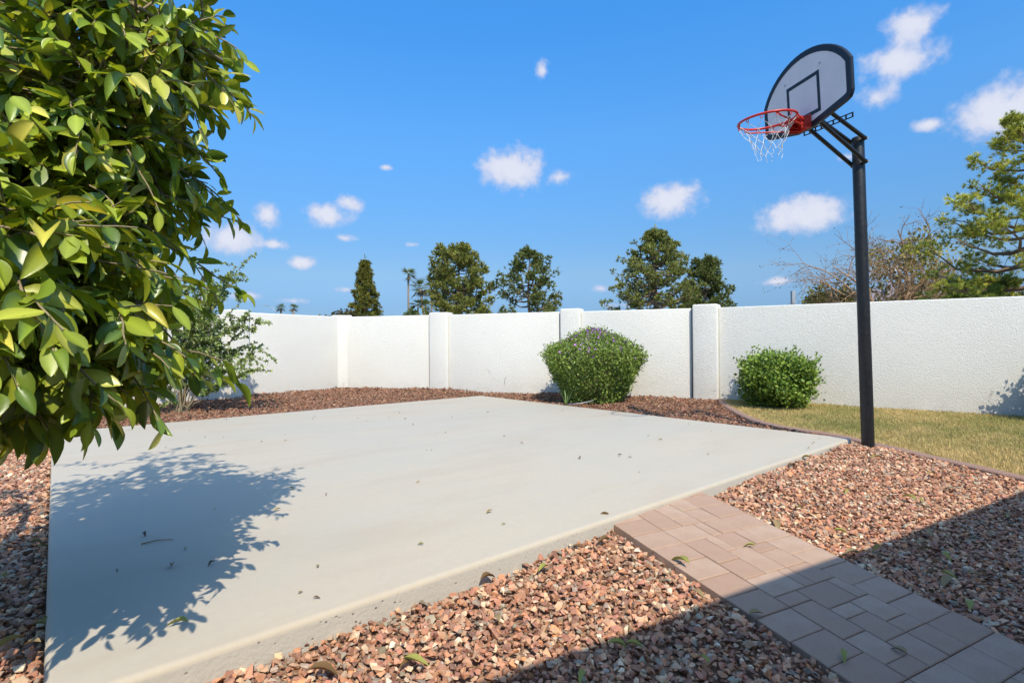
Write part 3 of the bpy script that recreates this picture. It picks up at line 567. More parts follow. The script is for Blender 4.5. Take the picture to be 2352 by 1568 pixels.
def bush(name, label, loc, h, prof, nleaf, size, cols, stems=7, seed=1, flowers=0, inner=.7, noise=.06, top_flowers=None, mat='leaf', tipn=60):
    root = empty(name, loc); tag(root, label, 'shrub'); r = np.random.default_rng(seed)
    p, out, f = shell_points(nleaf, prof, h, r, inner, noise, seed); n = len(p)
    # leaves gather on little shoots
    k = n//7; base = p[:k]; idx = r.integers(0, k, n); p2 = base[idx]+r.normal(0, size*.85, (n, 3)); o2 = out[:k][idx]
    d = unit(o2*.8+r.normal(0, .7, (n, 3))+np.array([0, 0, .45])); nr = unit(o2*.6+np.array([0, 0, .8])+r.normal(0, .5, (n, 3)))
    cc = np.array(cols); col = cc[r.integers(0, len(cc), n)]*r.uniform(.75, 1.25, n)[:, None]
    p2[:, 2] = np.clip(p2[:, 2], .01, None)
    mb = MB(); stamp(mb, SML_V, None, SML_T, p2, frames(d, nr), size*r.uniform(.7, 1.35, n), col)
    # a few longer shoots break the outline
    tp, to, _ = shell_points(tipn, prof, h, r, .97, noise, seed)
    for q, oo in zip(tp, to):
        dd = unit(oo*.6+np.array([0, 0, .9])+r.normal(0, .3, 3)); m = r.integers(5, 10); s = np.arange(m)*size*.55
        pos = q+dd*s[:, None]; dv = unit(dd+r.normal(0, .7, (m, 3))); stamp(mb, SML_V, None, SML_T, pos, frames(dv, unit(r.normal(0, 1, (m, 3)))), size*r.uniform(.6, 1.1, m), cc[r.integers(0, len(cc), m)]*r.uniform(.9, 1.3, m)[:, None])
    fo = mb.obj('foliage', M[mat], root, True); fo['kind'] = 'stuff'
    mb = MB()
    for i in range(stems):
        a = 2*PI*i/stems+r.uniform(-.3, .3); rr = prof(.55)*r.uniform(.35, .8); e = np.array([rr*math.cos(a), rr*math.sin(a), h*r.uniform(.55, .8)]); tube(mb, [(.05*math.cos(a), .05*math.sin(a), -.05), e*np.array([.35, .35, .45])+r.normal(0, .02, 3), e*np.array([.8, .8, .8])+r.normal(0, .03, 3), e], [.016, .012, .008, .004], 5)
    mb.obj('stems', M['bark'], root)
    if flowers:
        mb = MB(); m = flowers; a = r.uniform(0, 2*PI, m); hh = top_flowers(r, m); rad = np.array([prof(q) for q in hh])*1.02; pos = np.stack([rad*np.cos(a), rad*np.sin(a), hh*h+.012], 1)
        V = [(0, 0, 0)]+[(math.cos(q), math.sin(q), .35) for q in np.linspace(0, 2*PI, 6)[:-1]]; T = [(0, 1+i, 1+(i+1) % 5) for i in range(5)]
        stamp(mb, V, None, T, pos, rots(m, r), r.uniform(.013, .024, m), np.array([(.52, .20, .66)])*r.uniform(.7, 1.35, (m, 1))); q = mb.obj('flowers', M['flower'], root); q['kind'] = 'stuff'
    return root
# clipped sage: narrow foot, wide shoulder, domed top
def sage_prof(q):
    P = [(0, .40), (.1, .46), (.3, .61), (.5, .74), (.62, .785), (.70, .76), (.78, .60), (.87, .39), (.95, .19), (1, .05)]
    for (a, b), (c, d) in zip(P, P[1:]):
        if q <= c: return b+(d-b)*(q-a)/(c-a)
    return .05
bush('sage_bush', 'large clipped green bush with purple flowers on its domed top', (1.33, 8.82, ghs(1.33, 8.82)), 1.17, sage_prof, 30000, .036, [(0.228, 0.310, 0.058), (0.175, 0.256, 0.046), (0.298, 0.364, 0.078), (0.131, 0.194, 0.039)], 9, 3, 300, .74, .035, lambda r, m: np.clip(1-np.abs(r.normal(0, .15, m)), .6, .995), tipn=150)
def low_prof(q):
    P = [(0, .30), (.12, .44), (.35, .56), (.6, .585), (.8, .53), (.92, .40), (1, .16)]
    for (a, b), (c, d) in zip(P, P[1:]):
        if q <= c: return b+(d-b)*(q-a)/(c-a)
    return .1
bush('bougainvillea_bush', 'small leafy green bush on the lawn edge close to the white wall', (3.84, 7.86, ghs(3.84, 7.86)), .74, lambda q: low_prof(q)*.80, 9500, .052, [(0.192, 0.285, 0.039), (0.136, 0.225, 0.033), (0.256, 0.330, 0.052), (0.096, 0.165, 0.026)], 9, 8, 0, .5, .17, tipn=170)
bush('corner_bush', 'leafy green bush against the wall beyond the hoop pole', (6.93, 6.24, ghs(6.93, 6.24)), .95, lambda q: low_prof(q)*.92, 7000, .058, [(.12, .19, .03), (.085, .15, .025), (.16, .22, .04)], 8, 18, 0, .6, .09)
def spray_shrub():
    """an open shrub of long arching stems by the left hand wall"""
    loc = np.array([-4.75, 7.75, ghs(-4.75, 7.75)]); root = empty('arching_shrub', tuple(loc)); tag(root, 'open shrub with arching sprays of small leaves beside the left wall', 'shrub')
    r = np.random.default_rng(21); ml = MB(); ms = MB(); cols = np.array([(0.187, 0.264, 0.070), (0.255, 0.320, 0.091), (0.145, 0.208, 0.056), (0.340, 0.384, 0.126)])
    def spray(p, d, L, droop, k=16, rad=.009):
        pts = [p]; d = unit(d)
        for i in range(k): d = unit(d+np.array([0, 0, -droop/k])+r.normal(0, .05, 3)); pts.append(pts[-1]+d*L/k)
        tube(ms, pts, np.linspace(rad, .0015, k+1), 4, caps=False); return np.array(pts)
    def leaves(pts, s0=.25):
        n = len(pts); m = n*6; i = r.uniform(s0*n, n-1.01, m); a = i.astype(int); f = (i-a)[:, None]; pos = pts[a]*(1-f)+pts[a+1]*f; tg = unit(pts[a+1]-pts[a])
        d = unit(tg*.6+r.normal(0, .8, (m, 3))); stamp(ml, SML_V, None, SML_T, pos, frames(d, unit(r.normal(0, .6, (m, 3))+np.array([0, 0, .9]))), r.uniform(.03, .058, m), cols[r.integers(0, 4, m)]*r.uniform(.75, 1.3, m)[:, None])
    tips = [(.90, .05, 2.12), (.70, .1, 2.0), (1.15, .05, 1.28), (1.05, -.1, 1.38), (1.2, .1, .90), (1.12, 0, .60), (.85, .2, 1.62), (.6, -.2, 1.75), (.95, .25, .98), (.9, -.25, .72), (.3, .1, 1.95), (.0, .2, 1.9), (.45, -.3, 1.4), (.75, -.3, 1.12)]
    for _ in range(15): a = r.uniform(0, 6.28); q = r.uniform(.35, .95); tips.append((math.cos(a)*q, math.sin(a)*q*.7, r.uniform(.5, 2.0)))
    for e in tips:
        e = np.array(e); s0 = np.array([r.uniform(-.12, .12), r.uniform(-.1, .1), 0]); mid = s0*.4+e*np.array([.42, .42, .78]); t = np.linspace(0, 1, 15)[:, None]; q = (1-t)**2*s0+2*t*(1-t)*mid+t*t*e+r.normal(0, .012, (15, 3)); tube(ms, q, np.linspace(.009, .002, 15), 4, caps=False); leaves(q, .35)
        for k in range(15):
            j = r.integers(4, 14); dd = unit(q[j+1]-q[j-1])+r.normal(0, .6, 3); leaves(spray(q[j], dd, r.uniform(.14, .34), .4, 6, .004), .1)
    f = ml.obj('foliage', M['leaf'], root, True); f['kind'] = 'stuff'; ms.obj('stems', M['twig'], root)
spray_shrub()
# ------------------------------------------------------------------ citrus tree in the foreground
def citrus():
    base = np.array([-2.3, 1.75, ghs(-2.3, 1.75)]); root = empty('citrus_tree', tuple(base)); tag(root, 'leafy citrus tree with big glossy yellow green leaves overhanging the slab', 'citrus tree')
    r = np.random.default_rng(33); mbr = MB(); lobes = [((-1.8, 1.80, 1.50), (.74, .75, .70), 270, .0), ((-1.52, 1.55, 1.0), (.66, .55, .38), 330, .15), ((-1.9, 1.85, 2.2), (.78, .75, .6), 125, -.1), ((-2.25, 1.95, 2.95), (.85, .75, .55), 26, -.1), ((-1.28, 1.85, 2.02), (.40, .36, .34), 100, -.05), ((-1.34, 1.78, 1.70), (.36, .4, .32), 100, 0), ((-2.75, 2.1, 1.6), (.8, .8, .95), 26, .1), ((-1.36, 1.28, 1.1), (.42, .28, .42), 170, .15), ((-1.42, 1.75, 1.42), (.42, .5, .5), 190, .0)]
    mt_ = MB(); hub = np.array([-2.2, 1.75, .75])
    tube(mt_, [base-base+np.array([0, 0, -.15]), np.array([.03, 0, .35]), hub-base], [.085, .07, .06], 10); mt_.obj('trunk', M['bark'], root, True)
    pos = []; dr = []; nr = []; sz = []
    for (c, rad, n, droop) in lobes:
        c = np.array(c); rad = np.array(rad)
        mid = (hub+c)/2+np.array([0, 0, .12]); tube(mbr, np.array([hub, mid, c])-base, [.04, .026, .014], 7)
        for i in range(n):
            v = unit(r.normal(0, 1, 3)); f = r.uniform(.25, .98); st = c+v*rad*f*.62; out = unit(v*np.array([1, 1, .8])+r.normal(0, .35, 3)+np.array([0, 0, .1-droop]))
            L = r.uniform(.16, .40)*(.6+.5*f); k = 7; p = [st]; d = out
            for q in range(k): d = unit(d+np.array([0, 0, -.10-.1*droop])+r.normal(0, .07, 3)); p.append(p[-1]+d*L/k)
            p = np.array(p)
            if p[:, 2].min() < .66+r.uniform(0, .05) or p[:, 0].max() > -.90+r.uniform(0, .06): continue
            tube(mbr, p-base, np.linspace(.0045, .002, k+1), 4, caps=False)
            if r.random() < .25: mm = (c+st)/2+r.normal(0, .04, 3); tube(mbr, np.array([c, mm, st])-base, [.006, .005, .004], 4, caps=False)
            m = int(r.integers(9, 15)); tt = np.linspace(.12, 1, m)*(k-.001)
            for j, q in enumerate(tt):
                a = int(q); b = p[a]+(p[a+1]-p[a])*(q-a); tg = unit(p[a+1]-p[a]); si = unit(np.cross(tg, unit(r.normal(0, 1, 3)))); last = j >= m-3
                dv = unit(tg*(.9 if last else .45)+si*(.5 if last else .85)+np.array([0, 0, -.42])+r.normal(0, .25, 3)); pos.append(b); dr.append(dv); nr.append(unit(np.array([0, 0, .75])+v*.55+r.normal(0, .42, 3))); sz.append(r.uniform(.062, .112)*(1.08 if c[1] < 1.6 else .92)*(.8 if last else 1))
    # a bare-ish limb arching over the top of the crown
    for pts in ([(-1.95, 1.8, 1.85), (-1.55, 1.75, 2.12), (-1.25, 1.78, 2.08), (-.98, 1.85, 1.92)], [(-1.6, 1.75, 2.1), (-1.45, 1.8, 2.22), (-1.3, 1.85, 2.26), (-1.15, 1.88, 2.22)]):
        tube(mbr, np.array(pts)-base, np.linspace(.017, .005, 4), 6)
    pos, dr, nr, sz = map(np.array, (pos, dr, nr, sz)); n = len(pos)
    bad = np.linalg.norm(pos-np.array([0, 0, .95]), axis=1) < .8; ratio = pos[:, 0]/pos[:, 1]; bad |= (pos[:, 1] < .55); pos, dr, nr, sz = (q[~bad] for q in (pos, dr, nr, sz)); n = len(pos)
    base_c = np.array([(.25, .31, .03), (.32, .37, .04), (.16, .23, .026), (.40, .42, .06), (.095, .155, .022), (.54, .49, .09)]); ci = r.choice(6, n, p=[.27, .22, .22, .09, .16, .04]); col = base_c[ci]*r.uniform(.8, 1.2, n)[:, None]
    Fm = frames(dr, nr); wid = r.uniform(.66, .95, n); scl = np.stack([sz*wid, sz, sz*r.uniform(.4, 2.2, n)], 1)
    # the 300 that show largest are leaves of their own, the rest one mass
    dist = np.linalg.norm(pos-np.array([0, 0, .95]), axis=1); vis = (pos[:, 1] > .5) & (np.abs(pos[:, 0]/pos[:, 1]) < .97) & (np.abs((pos[:, 2]-.95)/pos[:, 1]) < .66)
    # favour leaves with nothing in front of them
    u = np.stack([pos[:, 0]/pos[:, 1], (pos[:, 2]-.95)/pos[:, 1]], 1); order = np.argsort(dist); front = np.zeros(n, bool); occ = {}
    for i in order:
        if not vis[i]: continue
        key = (int(u[i, 0]*34), int(u[i, 1]*34)); c = occ.get(key, 0)
        if c < 3: front[i] = True
        occ[key] = c+1
    cand = [i for i in order if front[i]]; cand = sorted(cand, key=lambda i: -sz[i]/dist[i])[:300]; pick = np.zeros(n, bool); pick[cand] = True
    mb = MB(); k = ~pick; stamp(mb, LEAF_V, LEAF_Q, LEAF_T, pos[k]-base, Fm[k], scl[k], col[k], LEAF_G); f = mb.obj('foliage', M['citrus'], root, True); f['kind'] = 'stuff'
    tmpl = []
    for j in range(18):
        mb = MB(); V = LEAF_V*np.array([1, 1, .5+1.5*(j % 3)]); mb.add(V, LEAF_Q, LEAF_T, LEAF_G[:, None]*base_c[j % 6]*(.85+.15*(j//6))); tmpl.append(mb.mesh('leaf', M['citrus'], True))
    for i in cand:
        o = bpy.data.objects.new('leaf', tmpl[(int(ci[i])+6*int(r.integers(0, 3)))]); C.objects.link(o); o.parent = root
        mt = Matrix([list(Fm[i][a])+[0] for a in range(3)]+[[0, 0, 0, 1]]); o.matrix_local = Matrix.Translation(Vector(pos[i]-base)) @ mt @ Matrix.Diagonal((*[float(q) for q in (scl[i][0], scl[i][1], scl[i][1])], 1))
    mbr.obj('branches', M['twig'], root, True)
    for p in ((-1.45, 1.62, 1.10), (-1.55, 1.6, 1.5)):
        bm = bmesh.new(); bmesh.ops.create_icosphere(bm, subdivisions=3, radius=.034)
        for v in bm.verts: v.co.z *= .93+.05*v.co.z/.034
        me = bpy.data.meshes.new('fruit'); bm.to_mesh(me); bm.free(); me.materials.append(M['fruit']); [setattr(q, 'use_smooth', True) for q in me.polygons]; link('fruit', me, root, tuple(np.array(p)-base))
    print('citrus leaves', n)
citrus()
# ------------------------------------------------------------------ trees beyond the wall
GZ = -.75
PINE_V = np.array([(-.15, 0, 0), (.15, 0, 0), (.03, 1, 0), (0, 0, -.15), (0, 0, .15), (0, .95, .03)]); PINE_T = [(0, 1, 2), (3, 4, 5)]
def tuft(mb, pos, outv, n, size, cols, r, wd=1.0):
    """needle tufts: several thin blades fanning out of each point"""
    m = len(pos); P = np.repeat(pos, n, 0); O = np.repeat(outv, n, 0); d = unit(O*.9+r.normal(0, .6, (m*n, 3))+np.array([0, 0, .2])); tint = np.repeat(r.uniform(.7, 1.3, m), n)*r.uniform(.85, 1.15, m*n); cc = np.array(cols); ci = np.repeat(r.integers(0, len(cc), m), n)
    stamp(mb, PINE_V, None, PINE_T, P, frames(d, unit(r.normal(0, 1, (m*n, 3)))), np.stack([wd*size*np.ones(m*n), size*r.uniform(.6, 1.25, m*n), wd*size*np.ones(m*n)], 1), cc[ci]*tint[:, None])
def pine(name, label, x, y, h, prof, seed, cols, nlimb=60, z0=.12, tufts=7, blades=9, size=.5, group=None, lean=(0, 0), tr=.22, skip=0, upc=.35, sub=6, trunk_top=.97, barkm='bark', clump=.42, wd=1.0):
    r = np.random.default_rng(seed); root = empty(name, (x, y, GZ)); tag(root, label, 'tree', group)
    H = h-GZ; mt = MB(); mbr = MB(); mf = MB(); axp = lambda q: np.array([lean[0]*q*q, lean[1]*q*q, H*q])
    wob = r.normal(0, .06, (9, 3)); wob[:, 2] = 0
    tp = np.array([axp(q)+wob[i]*min(1, q*3) for i, q in enumerate(np.linspace(0, trunk_top, 9))]); tube(mt, tp, np.linspace(tr, .02, 9), 8); mt.obj('trunk', M[barkm], root, True)
    P = []; O = []
    for i in range(nlimb):
        q = z0+(1-z0)*((i+r.uniform(0, 1))/nlimb)*.985; a = i*2.399+r.normal(0, .5); rad = prof(q)*r.uniform(.72, 1.12)
        if r.random() < skip: continue
        s = axp(q*trunk_top*.985+.0); d = np.array([math.cos(a), math.sin(a), 0]); k = 6; t = np.linspace(0, 1, k+1)[:, None]; up = upc*rad*(.2+.9*q)
        pts = s+d*t*rad+np.array([0, 0, 1])*(up*t**1.6-.12*rad*np.sin(t*PI))+r.normal(0, .03*rad, (k+1, 3))*t; tube(mbr, pts, np.linspace(max(.012, .03*rad), .008, k+1), 4, caps=False)
        for j in range(sub):
            f = r.uniform(.38, 1); b = pts[min(k, int(f*k))]; sd = unit(d*.8+np.cross(d, [0, 0, 1])*r.choice((-1, 1))*r.uniform(.2, .9)+np.array([0, 0, r.uniform(.1, .9)])); L = rad*r.uniform(.10, .26)+.1; e = b+sd*L
            tube(mbr, [b, (b+e)/2+np.array([0, 0, .03]), e], [.014, .010, .006], 3, caps=False)
            cs = clump*r.uniform(.6, 1.25); g = unit(r.normal(0, 1, (tufts, 3)))*(r.uniform(.2, 1, (tufts, 1))**.5)*cs*np.array([1, 1, .8]); P.extend(e+g); O.extend(unit(g+sd*.3*cs+np.array([0, 0, .1])))
        P.append(pts[-1]); O.append(d)
    for q in np.linspace(.9, 1.0, 8): P.append(axp(q)+r.normal(0, .08, 3)); O.append(np.array([0, 0, 1.]))
    tuft(mf, np.array(P), np.array(O), blades, size, cols, r, wd); f = mf.obj('crown', M['needle'], root); f['kind'] = 'stuff'; mbr.obj('limbs', M[barkm], root)
    return root
GP = [(0.217, 0.238, 0.054), (0.275, 0.280, 0.066), (0.167, 0.189, 0.046), (0.334, 0.315, 0.084)]
def lerp(P):
    def f(q):
        for (a, b), (c, d) in zip(P, P[1:]):
            if q <= c: return b+(d-b)*(q-a)/(c-a)
        return P[-1][1]
    return f
PG = 'pines beyond the wall'
pine('conical_pine', 'narrow conical evergreen rising beyond the wall beside the thin palms', -12.15, 45, 8.15, lerp([(0, 1.7), (.15, 1.65), (.35, 1.4), (.6, .95), (.8, .58), (.93, .28), (1, .05)]), 2, [(0.152, 0.161, 0.031), (0.210, 0.210, 0.041), (0.116, 0.126, 0.026), (0.261, 0.231, 0.048)], 120, .10, 9, 7, .22, PG, sub=4, upc=.2, clump=.24)
pine('round_pine', 'dense broad round headed pine beyond the wall beside the palms', -5.1, 52, 10.5, lerp([(0, 2.0), (.3, 2.5), (.5, 3.0), (.68, 2.75), (.82, 2.3), (.93, 1.5), (1, .5)]), 3, GP, 82, .10, 13, 7, .30, PG, sub=6, upc=.5, tr=.28, clump=.46)
pine('open_pine', 'open pine with gaps and visible limbs, next to the dense round pine', 1.7, 52, 10.05, lerp([(0, 2.7), (.3, 3.1), (.5, 3.2), (.65, 2.7), (.8, 2.0), (.92, 1.1), (1, .3)]), 5, [(0.174, 0.203, 0.060), (0.225, 0.245, 0.072), (0.138, 0.168, 0.050)], 50, .10, 12, 7, .29, PG, sub=5, upc=.75, tr=.26, clump=.44)
pine('tall_pine', 'tall broad pine, biggest beyond the wall, behind the flowering bush', 12.2, 46, 10.75, lerp([(0, 3.6), (.25, 4.2), (.42, 4.1), (.6, 3.3), (.78, 2.3), (.9, 1.4), (1, .3)]), 7, [(0.203, 0.231, 0.060), (0.261, 0.280, 0.072), (0.160, 0.189, 0.050), (0.319, 0.315, 0.090)], 98, .10, 9, 6, .25, PG, sub=8, upc=.42, tr=.26, clump=.32)
pine('companion_pine', 'smaller dark pine touching the tall broad pine', 17.9, 50, 8.9, lerp([(0, 3.2), (.3, 3.1), (.5, 2.6), (.7, 2.1), (.88, 1.4), (1, .3)]), 9, [(0.145, 0.175, 0.050), (0.196, 0.224, 0.060), (0.123, 0.147, 0.043)], 54, .10, 13, 7, .30, PG, sub=5, upc=.55, clump=.46)
YG = [(.50, .51, .085), (.60, .58, .10), (.36, .39, .07), (.24, .28, .06), (.66, .62, .13)]
pine('yellow_green_pine', 'bright yellow green pine beside the bare brown tree', 19.6, 20, 9.6, lerp([(0, 2.2), (.15, 3.4), (.3, 3.7), (.46, 3.6), (.58, 3.5), (.66, 2.4), (.72, 1.6), (.8, 2.0), (.9, 1.9), (1, .6)]), 12, YG, 60, .14, 12, 18, .17, None, sub=9, upc=.35, tr=.15, clump=.30, wd=.42)
pine('low_pine', 'low bushy dark green pine at the foot of the bare tree', 18.7, 21.5, 3.4, lerp([(0, 1.8), (.3, 2.6), (.6, 2.4), (.85, 1.5), (1, .5)]), 15, [(0.217, 0.266, 0.054), (0.160, 0.196, 0.043), (0.290, 0.336, 0.060)], 26, .25, 13, 20, .17, None, sub=8, upc=.2, clump=.27, wd=.42)
def broad(name, label, x, y, top, rx, rz, seed, cols, n=2600, size=.22, ry=None, group=None, trunk=True):
    r = np.random.default_rng(seed); root = empty(name, (x, y, GZ)); tag(root, label, 'tree', group); cz = top-rz-GZ; ry = ry or rx; mb = MB(); P = []; O = []
    nb = 26
    for k in range(nb):
        v = unit(r.normal(0, 1, 3)); c = v*np.array([rx, ry, rz])*r.uniform(.45, .86); rad = r.uniform(.26, .42)*min(rx, rz); m = n//nb; u = unit(r.normal(0, 1, (m, 3))); P.append(c+u*rad*r.uniform(.6, 1.1, (m, 1))); O.append(u)
    P = np.concatenate(P)+np.array([0, 0, cz]); O = np.concatenate(O); m = len(P); cc = np.array(cols); d = unit(O*.5+r.normal(0, .8, (m, 3))); stamp(mb, SML_V, None, SML_T, P, frames(d, unit(O+r.normal(0, .5, (m, 3)))), size*r.uniform(.6, 1.4, m), cc[r.integers(0, len(cc), m)]*r.uniform(.75, 1.25, m)[:, None])
    f = mb.obj('crown', M['leaf'], root); f['kind'] = 'stuff'
    mb = MB(); tube(mb, [(0, 0, -.2), (.05, 0, cz*.5), (0, .05, cz+rz*.3)], [.16, .11, .05], 7)
    for k in range(5): a = k*1.26; tube(mb, [(0, 0, cz*.55), (math.cos(a)*rx*.3, math.sin(a)*ry*.3, cz), (math.cos(a)*rx*.6, math.sin(a)*ry*.6, cz+rz*.3)], [.06, .04, .015], 5)
    mb.obj('trunk', M['bark'], root, True); return root
DK = [(0.117, 0.156, 0.042), (0.156, 0.195, 0.054), (0.091, 0.130, 0.036)]
broad('dark_tree', 'low dark brownish tree tucked against the conical evergreen', -13.6, 44, 3.75, 1.1, 1.2, 31, [(.075, .075, .03), (.10, .085, .035), (.055, .06, .025)], 1700, .22)
broad('blue_green_tree', 'small sparse dark tree top left of the conical evergreen', -19.3, 58, 3.9, 1.7, .9, 32, DK, 900, .25)
bpy.data.objects['blue_green_tree']['label'] = 'small sparse dark tree top just over the wall corner'
broad('olive_tree', 'rounded green tree top under the cluster of thin palms', -13.2, 72, 5.9, 1.35, 1.8, 33, [(.09, .125, .03), (.065, .095, .025), (.13, .15, .035)], 1300, .28)
broad('yellow_shrub_tree', 'yellow green foliage showing behind the bare brown tree', 21.9, 29.6, 7.3, 2.4, 2.9, 34, [(.36, .29, .07), (.29, .26, .06), (.21, .21, .05)], 3200, .21)
broad('yellow_shrub_tree', 'smaller olive foliage low behind the bare brown tree', 18.0, 30.5, 4.6, 1.3, 1.2, 41, [(.20, .18, .045), (.15, .15, .04)], 1000, .2)
broad('cypress_top', 'small pointed dark green tree top by the thin grey mast', 24.9, 45, 4.85, .75, 1.1, 35, DK, 500, .24)
broad('green_tree', 'low green tree top over the wall beside the hoop pole', 25.6, 43, 4.95, 1.9, 1.4, 36, [(.09, .13, .03), (.065, .095, .025)], 1500, .26)
broad('green_shrub', 'tiny green tree top at the foot of the thin grey mast', 23.4, 46, 3.9, .9, .8, 37, [(.09, .12, .03), (.065, .095, .025)], 500, .24)
broad('yellow_flower_shrub', 'low bright yellow shrub line behind the hoop pole', 21.5, 33.5, 3.45, 1.2, .55, 38, [(.42, .33, .03), (.30, .27, .04), (.18, .2, .04)], 700, .16)
broad('autumn_tree', 'thin yellowish tree top behind the citrus leaves', -32.0, 57, 9.3, 1.0, 2.8, 39, [(.24, .19, .05), (.19, .165, .045), (.12, .12, .03)], 900, .28)
def bare_tree():
    root = empty('bare_tree', (19.75, 28, GZ)); tag(root, 'half dead brown tree with bare spreading branches beyond the wall', 'tree'); r = np.random.default_rng(8); mb = MB(); ml = MB(); tips = []
    def grow(p, d, L, rad, lev):
        k = 6; pts = [p]; d = unit(d)
        for i in range(k): d = unit(d+r.normal(0, .13, 3)+np.array([0, 0, .035 if lev < 2 else -.05])); pts.append(pts[-1]+d*L/k)
        tube(mb, pts, np.linspace(rad, rad*.5, k+1), 7 if lev < 2 else (4 if lev < 3 else 3), caps=False); pts = np.array(pts)
        if lev >= 4: tips.append((pts[-1], d)); tips.append((pts[3], d)); return
        for j in range([6, 6, 6, 5][lev]):
            i = r.integers(2 if lev else 3, k+1); a = r.normal(0, 1, 3); a -= d*(a@d); a = unit(a); sp = [.7, .65, .75, .8][lev]
            grow(pts[i], d*.8+a*sp*r.uniform(.6, 1.2)*np.array([1, 1, .75]), L*r.uniform(.48, .78), max(.007, rad*.5*r.uniform(.7, 1)), lev+1)
    for d, L, rad in (((-.35, .05, 1), 2.9, .14), ((.15, .1, 1), 3.0, .15), ((-1.0, -.1, .75), 3.2, .12), ((.75, .1, .9), 2.7, .12), ((-.75, .3, .55), 3.0, .10), ((.45, -.3, 1.0), 2.4, .1)): grow(np.array([r.uniform(-.25, .25), r.uniform(-.2, .2), 2.1]), np.array(d), L*1.12, rad*.95, 1)
    tube(mb, [(0, 0, -.2), (.03, 0, 1.2), (0, 0, 2.4)], [.36, .28, .24], 9)
    mb.obj('branches', M['dead'], root, True)
    P = np.array([t[0] for t in tips]); D = np.array([t[1] for t in tips]); k = r.random(len(P)) < .62; P, D = P[k], D[k]; m = len(P)*3; P = np.repeat(P, 3, 0)+r.normal(0, .09, (m, 3)); D = np.repeat(D, 3, 0); cc = np.array([(.20, .135, .075), (.15, .105, .07), (.11, .085, .06), (.24, .16, .07)])
    stamp(ml, SML_V, None, SML_T, P, frames(unit(D+r.normal(0, .8, (m, 3))+np.array([0, 0, -.5])), unit(r.normal(0, 1, (m, 3)))), r.uniform(.04, .10, m), cc[r.integers(0, 4, m)]); f = ml.obj('dead_leaves', M['leaf'], root); f['kind'] = 'stuff'
bare_tree()
def palm(label, x, y, top, R0, seed, tr=.16, n=26, lean=0.0, name='fan_palm'):
    r = np.random.default_rng(seed); root = empty(name, (x, y, GZ)); tag(root, label, 'palm tree', 'palms far beyond the wall'); H = top-R0*.55-GZ; mb = MB(); tube(mb, [(0, 0, -.2), (lean*.25, 0, H*.5), (lean, 0, H)], [tr*1.3, tr, tr*.85], 8); mb.obj('trunk', M['palm'], root, True); mb = MB(); hub = np.array([lean, 0, H])
    for i in range(n):
        a = r.uniform(0, 6.28); e = r.uniform(-.75, 1.25); d = np.array([math.cos(a)*math.cos(e), math.sin(a)*math.cos(e), math.sin(e)]); s = unit(np.cross(d, [0, 0, 1])+1e-6); b = hub+d*R0*.35; col = np.array((.19, .23, .06) if e > -.3 else (.15, .125, .06))*r.uniform(.7, 1.3)
        for w in np.linspace(-1.1, 1.1, 9):
            t = unit(d*math.cos(w)+s*math.sin(w)); tip = b+t*R0*r.uniform(.55, .72)+np.array([0, 0, -.12*R0]); q = np.cross(t, [.1, .2, 1]); q = unit(q)*R0*.045; mb.add([b-q, b+q, tip], None, [(0, 1, 2)], col)
        tube(mb, [hub, b], .02, 3, col, caps=False)
    f = mb.obj('fronds', M['leaf'], root); f['kind'] = 'stuff'
palm('tallest thin fan palm beyond the wall near the round pine', -17.15, 90, 13.4, 1.75, 1, .17)
palm('mid height fan palm leaning slightly, beside the tallest thin palm', -12.65, 80, 10.2, 2.1, 2, .17, lean=-.85)
palm('short fan palm low between the two taller thin palms', -14.2, 82, 7.7, 1.7, 3, .13)
palm('short fan palm low against the edge of the round pine', -12.7, 80, 7.3, 1.6, 4, .13)
palm('fan palm partly hidden by the upper left of the round pine', -12.7, 86, 11.5, 1.7, 5, .15)
palm('tiny far off fan palm over the wall by the curved street lamp', -63.9, 150, 12.1, 1.9, 6, .3)
palm('tiny far off fan palm over the wall, second from the curved street lamp', -60.4, 150, 12.0, 1.9, 7, .3)
palm('fan palm with stiff fronds just over the wall by the yellow green pine', 17.4, 17.2, 3.15, .75, 8, .12, 30)
bpy.data.objects['fan_palm.007']['label'] = 'low fan palm fronds over the wall under the yellow green pine'
